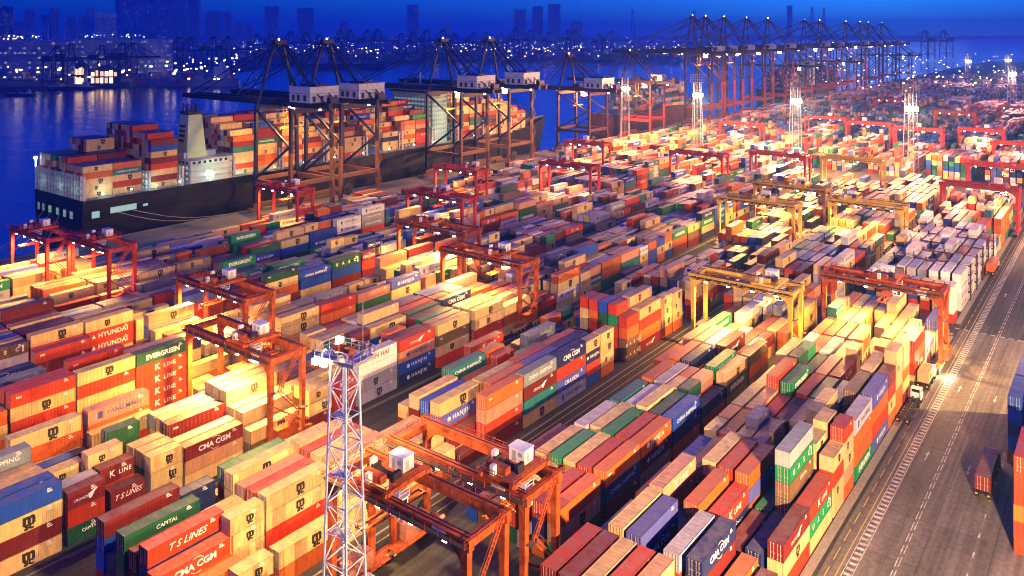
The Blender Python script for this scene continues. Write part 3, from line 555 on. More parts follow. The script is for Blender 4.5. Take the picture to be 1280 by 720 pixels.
ORD = ['first', 'second', 'third', 'fourth', 'fifth', 'sixth', 'seventh', 'eighth', 'ninth', 'tenth', 'eleventh', 'twelfth', 'thirteenth', 'fourteenth', 'fifteenth', 'sixteenth', 'seventeenth', 'eighteenth', 'nineteenth', 'twentieth'] + ['twenty-'+k for k in ('first', 'second', 'third', 'fourth', 'fifth', 'sixth', 'seventh', 'eighth', 'ninth')] + ['thirtieth'] + ['thirty-'+k for k in ('first', 'second', 'third', 'fourth', 'fifth', 'sixth', 'seventh', 'eighth', 'ninth')]
BL = {'A1': 'block beside road', 'A2': 'second block from road', 'B1': 'third block from road', 'B2': 'fourth block from road', 'C1': 'fifth block from road', 'D1': 'sixth block from road', 'E1': 'seventh block from road', 'F1': 'block beside quay', 'Z': 'block across the road', 'S': 'on ship deck', 'T': 'riding on a trailer'}
rank = {}
for i in NEAR:
    c = BOX[i]; rank.setdefault((c['blk'], c['row']), set()).add(round(c['y']/5.5))
rank = {k: sorted(v) for k, v in rank.items()}
tops = {}
for i in NEAR: c = BOX[i]; tops[i] = c['tier']
def jit(c, a=.1):
    k = 1+random.uniform(-a, a); return tuple(max(0, x*k*(1+random.uniform(-a*.5, a*.5))) for x in c)+(1,)
PROTO = {}
for i in NEAR:
    c = BOX[i]; L = c['L']; colr = jit(PAL[c['col']], .14)
    r = thing('container', None, 'container', (c['x']-1.22, c['y'], c['z']), group='shipping containers stacked on the terminal')
    r.scale = (1, 1, c['h']/H0*.992)
    lt = {'': 'plain', 'MSC': 'black-lettered', 'HANJINb': 'blue-lettered', 'YANG': 'blue-lettered', 'WANHAI': 'red-lettered'}.get(c['logo'], 'white-lettered')
    if side[i] == 0: lt = ''
    b = rank[c['blk'], c['row']].index(round(c['y']/5.5)); t = c['tier']
    r['label'] = ' '.join(x for x in ('long' if L > 8 else 'short', CNAME[c['col']], lt, 'container,', ('topmost of stack,' if t == 0 else ORD[t]+' from top,'), ORD[c['row']]+' row,', ORD[min(b, 38)]+' bay,', BL[c['blk']]) if x)
    dj = random.random()
    for nm, me in (('body', BODY[L]), ('frame', FRAME[L]), ('door', DOOR[0]), ('door', DOOR[1])):
        o = obj(nm, me, r); o.color = colr
        if nm == 'frame': o.color = tuple(k*.85 for k in colr[:3])+(1,)
    if side[i] > 0 and c['logo']:
        o = obj('lettering', let_mesh(c['logo'], L), r, (1.222, L/2, H0/2))
# ------------------------------------------------------------------ everything past the 300: one object, and its print
rest = [c for i, c in enumerate(BOX) if i not in NEARSET]
n = len(rest)
A = np.array([(c['x']-2.44, c['x'], c['y'], c['y']+c['L'], c['z'], c['z']+c['h']-.05) for c in rest])
V = np.empty((n, 8, 3)); 
for k, (a, b_, cc) in enumerate(((0,2,4),(1,2,4),(1,3,4),(0,3,4),(0,2,5),(1,2,5),(1,3,5),(0,3,5))): V[:, k, 0] = A[:, a]; V[:, k, 1] = A[:, b_]; V[:, k, 2] = A[:, cc]
Q = np.array([(4,5,6,7),(0,1,5,4),(1,2,6,5),(2,3,7,6),(3,0,4,7),(0,3,2,1)])
FI = (Q[None]+np.arange(n)[:, None, None]*8).reshape(-1)
me = bpy.data.meshes.new('stacked_containers'); me.vertices.add(n*8); me.vertices.foreach_set('co', V.reshape(-1)); me.loops.add(n*24); me.loops.foreach_set('vertex_index', FI.astype(np.int32))
me.polygons.add(n*6); me.polygons.foreach_set('loop_start', np.arange(0, n*24, 4, dtype=np.int32)); me.update(calc_edges=True)
at = me.color_attributes.new('col', 'FLOAT_COLOR', 'CORNER')
cl = np.array([jit(PAL[c['col']], .14) for c in rest]); at.data.foreach_set('color', np.repeat(cl, 24, axis=0).reshape(-1).astype(np.float32))
me.materials.append(PAINT_FAR); me.validate(); me.shade_flat()
tag(obj('stacked_containers', me), 'shipping containers stacked all over the terminal yard and ship', kind='stuff')
idx = [i for i in order[300:2300] if side[i] >= 1]
for ink in 'kwbr':
    g = MB()
    for i in idx:
        c = BOX[i]
        if not c['logo'] or c['logo'] == 'TEX': continue
        e, k = emblem(c['logo'], c['L'], i % 3)
        if k != ink: continue
        cx, cyy, cz = c['x']+.015, c['y']+c['L']/2, c['z']+c['h']/2
        g.add([(cx, cyy+v, cz+w_) for _, v, w_ in e.v], e.f)
    if g.v:
        me = bpy.data.meshes.new('container_print'); me.from_pydata(g.v, [], g.f); me.materials.append(INK[ink]); me.update()
        tag(obj('container_print', me), 'lettering printed on the farther stacked containers', kind='stuff')
print('CONTAINERS', len(BOX), 'visible', int((hits > 0).sum()), '300th hits', int(hits[order[299]]), 'printed', len(idx))
# ------------------------------------------------------------------ rubber-tyred yard cranes
def wheel_mesh():
    m = MB(); m.tube((-.28,0,.75), (.28,0,.75), .75, 14); m.cm = 1; m.tube((-.33,0,.75), (.33,0,.75), .42, 10); return m.mesh('wheel', M_TYRE, M_CREAM)
WHEEL = wheel_mesh()
def railing_geo(m, p, q, h=1.05, step=2.2, t=.06):
    p = Vector(p); q = Vector(q); L = (q-p).length; n = max(1, int(L/step))
    for i in range(n+1):
        a = p+(q-p)*i/n; m.bar(a, a+Vector((0,0,h)), t, up=(0,1,0))
    for k in (h, h*.55): m.bar(p+Vector((0,0,k)), q+Vector((0,0,k)), t*.8)
    return m
def stair_geo(m, p, q, w=.8, axis='y'):
    """one flight: two strings, treads and a hand rail"""
    p = Vector(p); q = Vector(q); s = Vector((w/2,0,0)) if axis == 'x' else Vector((0,w/2,0))
    for k in (-1, 1):
        m.bar(p+s*k, q+s*k, .08, .22); m.bar(p+s*k+Vector((0,0,1)), q+s*k+Vector((0,0,1)), .05)
    n = max(3, int((q-p).length/.6))
    for i in range(n+1):
        c = p+(q-p)*i/n; m.cbox(c, (w if axis == 'x' else .26, .26 if axis == 'x' else w, .05))
    return m
def make_rtg(S, M, label, detail=True):
    t = thing('yard_crane', label, 'yard crane', group='rubber tyred gantry cranes over the container blocks')
    ZT = 19.2; ZB = 17.7
    for sx in (-1, 1):
        for sy in (-1, 1):
            m = MB(); m.bar((sx*S,sy*3.9,2.3), (sx*S,sy*3.9,ZB), .75, .85, 1.15, 1.0, up=(0,1,0))
            i = -sx; m.prism([(sx*S+i*.4,ZB),(sx*S+i*.4,ZB-2.6),(sx*S+i*.75,ZB-1.6),(sx*S+i*1.5,ZB-.75),(sx*S+i*2.9,ZB)], 'y', sy*3.9-.4, sy*3.9+.4)
            part('leg', m, M, t)
            b = part('bogie', MB().box(sx*S-.42,sx*S+.42,sy*4.6-2.9,sy*4.6+2.9,.75,1.5), M, t)
            for wy in (-2.5, -.85, .85, 2.5): obj('wheel', WHEEL, b, (sx*S, sy*4.6+wy, 0))
            if detail: part('wheel_guard', MB().prism([(sy*4.6-3.3,1.2),(sy*4.6-3,1.8),(sy*4.6+3,1.8),(sy*4.6+3.3,1.2)], 'x', sx*S+.36, sx*S+.62), M_CREAM, b)
        part('sill_beam', MB().box(sx*S-.48, sx*S+.48, -6.2, 6.2, 1.5, 2.45), M, t)
        part('end_tie', MB().box(sx*S-.55, sx*S+.55, -3.35, 3.35, ZB+.1, ZB+1.2), M, t)
    for sy in (-1, 1):
        m = MB(); m.box(-S-.9, S+.9, sy*3.9-.5, sy*3.9+.5, ZB, ZT); m.box(-S-.9, S+.9, sy*3.9-.62, sy*3.9+.62, ZT, ZT+.06)
        for k in range(int(2*S/3.4)+1): m.box(-S+k*3.4-.05, -S+k*3.4+.05, sy*3.9-.56, sy*3.9+.56, ZB+.02, ZT)
        m.cm = 1; m.box(-S-.7, S+.7, sy*3.9-.07, sy*3.9+.07, ZT+.06, ZT+.2)
        part('girder', m, [M, M_DARK], t)
        y = sy*4.95
        wk = part('walkway', MB().box(-S-.8, S+.8, min(sy*4.45, sy*5.25), max(sy*4.45, sy*5.25), ZT-.75, ZT-.68), M_GRATE, t)
        m = MB(); railing_geo(m, (-S-.8, sy*5.2, ZT-.7), (S+.8, sy*5.2, ZT-.7), t=.075)
        for k in range(int(2*S/2.4)): m.bar((-S+k*2.4, sy*4.4, ZB+.1), (-S+k*2.4, sy*5.2, ZT-.75), .07)
        part('railing', m, M, wk)
        if detail:
            m = MB()
            for k in range(int(2*S/3)): m.cbox((-S+1.5+k*3, sy*3.9+sy*.66, ZB+.5), (.9, .3, .5))
            m.tube((-S, sy*3.9+sy*.6, ZB+.95), (S, sy*3.9+sy*.6, ZB+.95), .09, 6); m.tube((-S, sy*3.9+sy*.6, ZB+.25), (S, sy*3.9+sy*.6, ZB+.25), .07, 6); part('cable_tray', m, M_DARK, t)
            m = MB(); ys = sy*3.9-sy*.85
            for k in range(int(2*S/1.6)):
                a = Vector((-S+k*1.6, ys, ZT-.1)); b = a+Vector((.8, 0, -1.1)); c = a+Vector((1.6, 0, 0)); m.bar(a, b, .07); m.bar(b, c, .07)
            m.bar((-S, ys, ZT-.05), (S, ys, ZT-.05), .12)
            if sy < 0: part('festoon_cable', m, M_DARK, t)
    for sx in (-1, 1):
        m = MB(); railing_geo(m, (sx*(S+.8), -5.2, ZT-.7), (sx*(S+.8), 5.2, ZT-.7), t=.075); part('end_railing', m, M, t)
    if detail:
        part('number_plate', MB().box(-.9, .9, -4.5, -4.42, ZB+.45, ZB+1.25), M_DARK, t)
        m = MB(); vs, fs = text_geo(random.choice(('00', '04', '20', '12')), .9, .03); m.add([(a, -4.53, ZB+.85+b) for a, b in vs], fs); part('number', m, M_INKW, t)
        part('sign_board', MB().box(S-5.5, S-3.0, -4.5, -4.4, ZB+.3, ZB+1.4), M_WHITE, t)
        part('stair', stair_geo(MB(), (S+1.0,-2.6,2.5), (S+1.0,2.2,7.2)), M, t); part('stair', stair_geo(MB(), (S+1.0,2.2,7.2), (S+1.0,-2.6,12.4)), M, t); part('stair', stair_geo(MB(), (S+1.0,-2.6,12.4), (S+1.0,2.6,19.4)), M, t)
        part('landing', MB().box(S+.5, S+1.6, 2.2, 4.2, 7.1, 7.2).box(S+.5, S+1.6, -4.2, -2.6, 12.3, 12.4), M_GRATE, t)
        part('brace', MB().bar((S,-3.7,9.5), (S,3.7,4.2), .32), M, t)
        part('power_house', MB().box(S-.2, S+1.7, -3.4, 1.6, 2.5, 4.9), M, t)
        part('engine_house', MB().box(-S-.4, -S+1.7, -2.7, 2.7, 2.5, 5.0), M_PINKISH, t); m = MB(); m.box(-S+.5, -S+2.6, -5.5, 5.5, 2.4, 2.5); railing_geo(m, (-S+2.6,-5.5,2.5), (-S+2.6,5.5,2.5)); railing_geo(m, (-S+1.7,-2.7,5), (-S+1.7,2.7,5)); part('engine_walkway', m, M, t)
        part('cable_reel', MB().tube((-S-.9,3.6,4.2),(-S-.5,3.6,4.2),1.3,16), M_DARK, t)
    for k in (-.72, -.25, .25, .72):
        m = MB(); m.cbox((S*k, -3.9, ZB-.2), (.7, .5, .3)); part('floodlight', m, M_LAMPW, t)
    # trolley
    tr = bpy.data.objects.new('trolley', None); COL.objects.link(tr); tr.parent = t; tr.location = (S*.55, 0, 0)
    m = MB()
    for x in (-2.9, 2.9): m.box(x-.3, x+.3, -4.6, 4.6, ZT+.25, ZT+.85)
    for y in (-3.9, 3.9): m.box(-3.4, 3.4, y-.3, y+.3, ZT+.22, ZT+.82)
    m.box(-3.2, 3.2, -1.6, 3.6, ZT+.85, ZT+.95)
    part('trolley_frame', m, M, tr)
    if detail:
        m = MB()
        for a, b in (((-3.3,-4.6),(-3.3,4.6)), ((3.3,-4.6),(3.3,4.6)), ((-3.3,4.6),(3.3,4.6)), ((-3.3,-4.6),(3.3,-4.6))): railing_geo(m, (*a, ZT+.85), (*b, ZT+.85), t=.07)
        part('railing', m, M, tr)
        m = MB(); m.tube((-1.9,-1.2,ZT+1.4), (1.6,-1.2,ZT+1.4), .4, 12); m.box(-2.4,-1.9,-2,-.4,ZT+.95,ZT+2.2); m.box(1.6,2.2,-2,-.4,ZT+.95,ZT+2.2); part('hoist_drum', m, M_DARK, tr)
        part('winch_box', MB().box(-2.6, 1.0, -3.4, -2.2, ZT+.9, ZT+2.0), M, tr)
        part('cabinet', MB().box(-2.9, -2.2, -1.8, -.9, ZT+.95, ZT+2.9), M_WHITE, tr); part('cabinet', MB().box(-1.2, -.5, -4.3, -3.5, ZT+.9, ZT+2.3), M_WHITE, tr)
    h = MB(); h.box(-1.5, 1.4, .7, 2.9, ZT+.95, ZT+3.0); h.box(-1.6, 1.5, .6, 3.0, ZT+3.0, ZT+3.07)
    h.cm = 1; h.box(-.9, -.2, .67, .7, ZT+1.05, ZT+2.6); h.box(1.4, 1.43, 1.2, 1.9, ZT+1.05, ZT+2.6); h.box(.3, 1.0, .66, .7, ZT+1.9, ZT+2.5)
    part('machinery_house', h, [M_WHITE, M_GALV], tr)
    m = MB(); m.box(2.3, 4.1, -2.8, -1.0, ZT-3.0, ZT-.5); m.box(2.1, 4.3, -3.0, -.8, ZT-.5, ZT-.4); m.cm = 1
    for x in (2.4, 3.25): m.box(x, x+.75, -2.83, -2.8, ZT-2.8, ZT-1.9); m.box(x, x+.75, -2.83, -2.8, ZT-1.7, ZT-.7)
    m.box(4.1, 4.13, -2.6, -1.2, ZT-2.0, ZT-.8)
    cab_ = part('cab', m, [M_WHITE, M_GLASS], tr)
    m = MB(); railing_geo(m, (2.2,-2.9,ZT-.4), (4.2,-2.9,ZT-.4), t=.09); railing_geo(m, (4.2,-2.9,ZT-.4), (4.2,-.9,ZT-.4), t=.09); m.bar((2.2,-1.0,ZT-.4),(2.2,-1.0,ZT+.4),.15); part('cab_railing', m, M_WHITE, tr)
    zs = 15.2
    m = MB(); m.box(-1.1, 1.1, -1.6, 1.6, zs, zs+.5)
    for y in (-6.0, 6.0): m.box(-1.2, 1.2, y-.15, y+.15, zs-.55, zs-.2)
    for x in (-.7, .7): m.box(x-.2, x+.2, -6.0, 6.0, zs-.5, zs-.12)
    part('spreader', m, M, tr)
    m = MB()
    for x in (-1, 1):
        for y in (-1.4, 1.4): m.bar((x,y,zs+.4), (x*1.4,y*1.3,ZT+.4), .05)
    part('hoist_rope', m, M_ROPE, tr)
    return t
RTG = [  # block, y, trolley place (-1..1), paint, label
 ('A2', 83.2, -.42, 'O', 'orange yard crane nearest the camera beside the white lattice mast'),
 ('A2', 95.6, .80, 'O', 'orange yard crane standing close behind the nearest yard crane'),
 ('A1', 229.0, .05, 'O', 'orange yard crane whose leg stands beside the white tractor on the road'),
 ('A2', 207.0, .62, 'Y', 'yellow yard crane over the grey lane with its pale legs lit'),
 ('B2', 103.2, .30, 'O', 'orange yard crane over glaring white containers behind the lattice mast platform'),
 ('C1', 121.8, -.05, 'O', 'orange yard crane behind the glaring white containers, with a small white machinery house'),
 ('B2', 186.0, .40, 'O', 'orange yard crane over cream containers beside the lane of the fourth block'),
 ('C1', 203.0, -.30, 'O', 'orange yard crane partly hidden behind the fourth block crane'),
 ('E1', 124.0, .05, 'R', 'red yard crane in front of the dark stern of the ship'),
 ('F1', 118.0, -.2, 'R', 'red yard crane at the quay just off the stern of the ship'),
 ('F1', 214.0, .45, 'R', 'red yard crane standing under the two dark quay cranes by the ship'),
 ('D1', 243.0, .1, 'R', 'red yard crane over the sixth block in front of the ship bow'),
 ('E1', 295.0, .75, 'R', 'red yard crane below the second pair of dark quay cranes'),
 ('D1', 337.0, -.3, 'R', 'red yard crane with blue white trolley house left of the middle of the yard'),
 ('E1', 409.0, -.2, 'R', 'red yard crane near the quay beside the water gap'),
 ('C1', 410.0, .55, 'R', 'red yard crane with trolley at the far end of the fifth block'),
 ('B2', 434.0, .75, 'R', 'red yard crane over pale containers at far end of fourth block'),
 ('B1', 309.0, .2, 'Y', 'yellow lit yard crane over the third block, front one of its pair'),
 ('B1', 347.0, .3, 'Y', 'yellow lit yard crane over the third block, rear one of its pair'),
 ('B1', 441.0, -.1, 'Y', 'yellow lit yard crane beside the cross road and far lattice mast'),
 ('A2', 330.0, -.6, 'Y', 'orange yellow yard crane over white containers in the second block'),
 ('A1', 396.0, .6, 'R', 'red yard crane over the reefer racks beside the road'),
 ('A1', 463.0, .2, 'R', 'red yard crane by the cross road at far end of roadside block'),
 ('B1', 603.0, .0, 'R', 'red yard crane beyond the cross road left of the far mast'),
 ('A2', 622.0, .3, 'R', 'red yard crane beyond the cross road right of the far mast'),
 ('B2', 620.0, -.3, 'R', 'red yard crane beyond the cross road over the fourth block'),
 ('A1', 560.0, .4, 'R', 'red yard crane beyond the cross road close to the road'),
 ('C1', 640.0, .2, 'R', 'red yard crane far along the fifth block'),
 ('B1', 745.0, .2, 'R', 'red yard crane far along the third block before the second cross road'),
 ('A2', 830.0, .1, 'R', 'red yard crane very far along the second block'),
 ('C1', 850.0, .3, 'R', 'red yard crane very far along the fifth block'),
 ('D1', 560.0, .1, 'R', 'red yard crane in the far sixth block near the red quay cranes'),
]
PM = {'O': M_ORANGE, 'R': M_RED, 'Y': M_YEL}; _rp = {}
for b, y, tx, c, lb in RTG:
    S = BLK[b][2]; det = y < 360; k = (S, c, det)
    if k in _rp: o = copy_tree(_rp[k]); o['label'] = lb
    else: o = make_rtg(S, PM[c], lb, det); _rp[k] = o
    o.location = (BLK[b][3], y, .01)
    for ch in o.children:
        if ch.name.startswith('trolley') and ch.type == 'EMPTY': ch.location = (S*tx*.8, 0, 0)

# ------------------------------------------------------------------ quay cranes
def make_sts(zg, za, MU, ML, label, rich=True, boom=88, back=30, small=False):
    t = thing('quay_crane', label, 'quay crane', group='ship to shore gantry cranes along the quay')
    W = 13.0; D = 12.0; wl = 1.6
    for sx in (-1, 1):
        for sy in (-1, 1):
            m = MB(); ym = sy*(D-.36); m.bar((sx*W, sy*D, 3.2), (sx*W, ym, zg*.6), wl, 1.5, wl*.95, 1.45, up=(0,1,0)); m.cm = 1; m.bar((sx*W, ym, zg*.6), (sx*W, sy*(D-.6), zg), wl*.95, 1.45, wl*.9, 1.4, up=(0,1,0)); part('leg', m, [MU if sx < 0 else ML, MU], t)  # landside legs coloured as lamp-lit low down, dark above
            b = part('bogie', MB().box(sx*W-.6, sx*W+.6, sy*D-4, sy*D+4, .5, 2.2), ML, t)
        part('sill_beam', MB().box(sx*W-.8, sx*W+.8, -D-1.5, D+1.5, 2.2, 4.0), ML, t)
        part('cross_beam', MB().box(sx*W-.7, sx*W+.7, -D+1.6, D-1.6, zg-2.4, zg-.2), MU, t)
        part('portal_tie', MB().box(sx*W-.6, sx*W+.6, -D+.9, D-.9, 14.4, 16.2), ML, t)
    for sy in (-1, 1):
        part('portal_beam', MB().box(-W+.9, W-.9, sy*(D-.2)-.7, sy*(D-.2)+.7, 13.6, 15.6), ML, t)
        part('brace', MB().bar((-W, sy*(D-.4), zg-1.5), (W-1, sy*(D-.3), (zg+15)/2), .9), MU, t)
        part('brace', MB().bar((W-1, sy*(D-.3), (zg+15)/2), (-W, sy*(D-.2), 15.6), .9), MU, t)
    for sy in (-1, 1):
        part('girder', MB().box(-W-2, back, sy*3.6-.7, sy*3.6+.7, zg, zg+2.4), MU, t)
        m = MB(); m.box(-boom, -W-2, sy*3.6-.7, sy*3.6+.7, zg-.1, zg+2.5); part('boom', m, MU, t)
        part('front_strut', MB().bar((-W, sy*(D-1), zg), (-W+1.5, sy*2.2, za), 1.15, 1.0), MU, t)
        part('rear_strut', MB().bar((W+1, sy*5, zg+1), (-W+2.5, sy*2.2, za-.5), .95), MU, t)
        part('back_stay', MB().tube((-W+2, sy*2.5, za), (back-3, sy*3.4, zg+2.2), .32, 5), MU, t)
        for k in (.46, .93): part('fore_stay', MB().tube((-W+1, sy*2.5, za), (-boom*k-1, sy*3.4, zg+2.4), .3, 5), MU, t)
        m = MB(); railing_geo(m, (-boom, sy*5.0, zg+1.4), (back, sy*5.0, zg+1.4), step=4, t=.11); m.box(-boom, back, min(sy*4.3, sy*5.1), max(sy*4.3, sy*5.1), zg+1.3, zg+1.4); part('walkway', m, M_DARK, t)
    part('apex_beam', MB().box(-W+.2, -W+3.2, -3.2, 3.2, za-1, za+1).box(-W-.6, -W+4, -4, 4, za+1, za+1.2), MU, t)
    m = MB()
    for k in range(8): m.box(-boom+k*(boom-W-2)/8-.3, -boom+k*(boom-W-2)/8+.3, -3.1, 3.1, zg+.5, zg+1.6)
    part('boom_tie', m, MU, t)
    h = MB()
    if small: h.box(9, 19, -3.6, 3.6, zg+2.6, zg+7.4); h.cm = 1; h.box(11, 14.5, -3.7, -3.6, zg+3.4, zg+6.4); h.cm = 0
    else: h.box(6.5, 21, -7.5, 9, zg+2.6, zg+9.6); h.box(6.2, 21.3, -7.8, 9.3, zg+9.6, zg+9.85)
    if rich:
        h.cm = 1
        for y in (-6, -1.5, 2.5, 6.6): h.box(21, 21.08, y, y+1.7, zg+3, zg+5.6)
        for x in (8.4, 12, 16.5): h.box(x, x+1.9, -7.58, -7.5, zg+3.4, zg+6.0)
        for x in (9.0, 13.5, 18): h.box(x, x+1.6, -3, 4, zg+9.85, zg+10.7)
        h.box(6.3, 21.2, -7.56, -7.5, zg+6.6, zg+6.75); h.box(21, 21.06, -7.5, 9, zg+6.6, zg+6.75)
    part('machinery_house', h, [M_HOUSE, M_DARK], t)
    m = MB(); m.box(back-4, back+1, -5, 5, zg+2.4, zg+2.7); m.box(back-3, back-.5, -3, 2, zg+2.7, zg+5.2); part('rear_platform', m, MU, t)
    tr = bpy.data.objects.new('trolley', None); COL.objects.link(tr); tr.parent = t; tr.location = (-4, 0, 0)
    part('trolley_frame', MB().box(-4, 4, -4.4, 4.4, zg+2.45, zg+3.4).box(-2.5, 2.5, -2.5, 2.5, zg+3.4, zg+5), MU, tr)
    m = MB(); m.box(4.5, 7.5, -2, 1.5, zg-3.6, zg-.6); m.cm = 1; m.box(4.45, 4.5, -1.8, 1.3, zg-2.9, zg-1.2); part('cab', m, [M_WHITE, M_GLASS], tr)
    m = MB()
    for y in (-5.6, 5.6): m.box(-1.2, 1.2, y-.2, y+.2, zg-11, zg-10.5)
    m.box(-.9, .9, -5.6, 5.6, zg-10.6, zg-10)
    for x in (-1, 1):
        for y in (-1.5, 1.5): m.bar((x,y,zg-10), (x*1.5,y*1.5,zg+2.5), .1)
    part('spreader', m, M_YEL, tr)
    if rich:
        n = 8; z0 = 4.5; dz = (zg-z0)/n
        for i in range(n):
            a, b = ((D+1.2, D-2.6) if i % 2 else (D-2.6, D+1.2))
            part('stair', stair_geo(MB(), (W+1.6, a, z0+i*dz), (W+1.6, b, z0+(i+1)*dz), .9, 'x'), ML, t)
        m = MB(); m.tube((W+.9, -D+3.5, 9), (W+1.5, -D+3.5, 9), 3.0, 20); m.tube((W+1.5, -D+3.5, 9), (W+2.1, -D+3.5, 9), .8, 10); part('cable_reel', m, M_DARK, t)
    for x, y in ((-40, 0), (-22, 0), (2, -4), (2, 4), (24, -4.2)):
        part('floodlight', MB().cbox((x, y, zg-.25), (.9, .7, .4)), M_LAMPW, t)
    part('beacon', MB().cbox((-W+1.7, 0, za+1.5), (.5, .5, .6)), M_LAMPC, t)
    return t
STSX = -313.0
STS = [(241, 'a', 'dark navy quay crane nearest the stern of the ship'), (270, 'a', 'dark navy quay crane second from the ship stern'), (357, 'a', 'dark navy quay crane amidships, front one of the second pair'),
       (401, 'a', 'dark navy quay crane amidships, rear one of the second pair'), (492, 'b', 'low dark red quay crane just past the ship bow'), (582, 'c', 'low red quay crane with pink lit machinery house'),
       (699, 'd', 'tall red quay crane, first of the long far row'), (728, 'd', 'tall red quay crane, second of the long far row'), (772, 'd', 'tall red quay crane, third of the long far row'), (831, 'd', 'tall red quay crane, fourth of the long far row'),
       (894, 'd', 'tall red quay crane, fifth of the long far row'), (1021, 'd', 'tall red quay crane, sixth of the long far row'), (1082, 'd', 'tall red quay crane, seventh of the long far row'), (1203, 'd', 'tall red quay crane, eighth of the long far row'),
       (1279, 'd', 'tall red quay crane, ninth of the long far row'), (1325, 'd', 'tall red quay crane, tenth of the long far row'), (1409, 'd', 'tall red quay crane, last of the long far row'),
       (960, 'c', 'low red quay crane between the fifth and sixth tall cranes'), (1140, 'c', 'low red quay crane between the seventh and eighth tall cranes'), (1500, 'c', 'low red quay crane at the far end of the quay')]
M_HOUSE = mat('crane_house_grey', (.40, .48, .56), .5, noise=.25, nscale=.6)
M_STSLOW = mat('crane_lamplit_brown', (.20, .09, .045), .6, noise=.3, nscale=.5)  # warm lamplight on the lower steel is put into this colour
M_STSRED = mat('crane_dark_red', (.055, .022, .03), .55, noise=.3, nscale=.5)
M_STSLEG = mat('crane_leg_red', (.30, .03, .025), .55, noise=.3, nscale=.5)
_sp = {}
for y, k, lb in STS:
    if k in _sp: o = copy_tree(_sp[k]); o['label'] = lb
    else:
        o = {'a': lambda: make_sts(49.5, 79, M_NAVY, M_STSLOW, lb), 'b': lambda: make_sts(42, 67, M_STSRED, M_STSRED, lb, True, 70), 'c': lambda: make_sts(43, 68, M_STSRED, M_STSLEG, lb, False, 70, 30, True), 'd': lambda: make_sts(64, 98, M_STSRED, M_STSLEG, lb, False, 95, 30, True)}[k]()
        _sp[k] = o
    o.location = (STSX, y, .01)
# ------------------------------------------------------------------ light masts
def make_mast(h, wb, wt, label, loc, panel=False, fine=True, ang=0.):
    t = thing('light_mast', label, 'light mast', loc, R(ang), 'lattice light masts of the terminal')
    C4 = ((-1,-1),(1,-1),(1,1),(-1,1)); W = lambda z: (wb+(wt-wb)*z/h)/2
    for a, b in C4: part('leg', MB().bar((a*W(0), b*W(0), 0), (a*W(h), b*W(h), h), .26, up=(0,1,0)), M_MAST, t)
    n = max(8, int(h/(wb*.85))); allm = MB()
    for i in range(n):
        z0, z1 = h*i/n, h*(i+1)/n; w0, w1 = W(z0), W(z1)
        for k in range(4):
            (a, b), (c, d) = C4[k], C4[(k+1) % 4]
            m = MB() if fine else allm
            p, q = ((a*w0, b*w0, z0), (c*w1, d*w1, z1)) if (i+k) % 2 else ((c*w0, d*w0, z0), (a*w1, b*w1, z1))
            m.bar(p, q, .13)
            if fine: part('diagonal', m, M_MAST, t); m = MB()
            m.bar((a*w1, b*w1, z1), (c*w1, d*w1, z1), .12)
            if fine: part('strut', m, M_MAST, t)
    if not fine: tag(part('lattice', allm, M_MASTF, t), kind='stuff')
    m = MB()
    for x in (-.28, .28): m.bar((x, wb*.18, 0), (x, wt*.18, h), .07)
    for i in range(int(h/1.1)): m.bar((-.28, wb*.18+(wt-wb)*.18*i*1.1/h, i*1.1), (.28, wb*.18+(wt-wb)*.18*i*1.1/h, i*1.1), .05)
    part('ladder', m, M_GALV, t)
    if fine:
        for i in range(1, 5):
            z = h*i/5; part('rest_platform', MB().box(-W(z)*.8, W(z)*.8, -W(z)*.8, 0, z, z+.06), M_GALV, t)
        P = 3.4; D = 2.2
        part('platform', MB().box(-P, P, -D, D, h, h+.18).box(-P-.05, P+.05, -D-.05, D+.05, h-.35, h-.05), M_GALV, t)
        for (a, b), (c, d) in zip(((-P,-D),(P,-D),(P,D),(-P,D)), ((P,-D),(P,D),(-P,D),(-P,-D))):
            m = MB(); railing_geo(m, (a, b, h+.18), (c, d, h+.18), 1.3, 1.2, .09); part('railing', m, M_GALV, t)
        for x, y in ((-3.0,-2.5), (-1.5,-2.5), (-3.7,.6)):
            m = MB(); m.cbox((x, y, h-.45), (.9, .5, .7)); part('floodlight', m, M_LAMPW, t)
        for x, y in ((.8,-2.5), (2.4,-2.5), (3.7,-.6), (3.7,1), (1.8,2.5), (-.6,2.5), (-2.4,2.5)):
            m = MB(); m.cbox((x, y, h+1.3), (.55, .35, .45)); part('floodlight', m, M_GALV, t)
        part('winch_frame', MB().box(-1.4, -.5, -.8, .6, h+.18, h+1.7).box(.3, 1.1, -.4, .8, h+.18, h+1.2), M_ORANGE, t)
        part('lamp_head', MB().cbox((-.9, 0, h+2.1), (.9, .6, .7)), M_LAMPW, t)
        part('antenna', MB().tube((2.2, 1.2, h), (2.2, 1.2, h+7.5), .06, 5), M_GALV, t)
    else:
        if panel:
            m = MB(); w_ = 4.6
            for x in np.linspace(-w_, w_, 7): m.bar((x,0,h), (x,0,h+5.4), .2)
            for z in (0, 1.8, 3.6, 5.4): m.bar((-w_,0,h+z), (w_,0,h+z), .2)
            part('lamp_frame', m, M_MASTF, t)
        for x, y in ((-1.7,-1.4), (1.7,-1.4), (0,1.6)): part('floodlight', MB().cbox((x, y, h*.83), (2.8, 2.0, 2.2)), M_LAMPW, t)  # heads enlarged so that their size stands in for glare
        part('gallery', MB().box(-2.4, 2.4, -2.0, 2.0, h*.83+.8, h*.83+1), M_GALV, t)
    return t
make_mast(39.6, 4.4, 2.6, 'white lattice light mast with railed platform and bright lamps, nearest the camera', (-85.9, 74.6, 0), ang=8)
_m = make_mast(50, 6.4, 4.2, 'tall white lattice light mast standing in the cross road', (-98.0, 491, 0), True, False, 37)
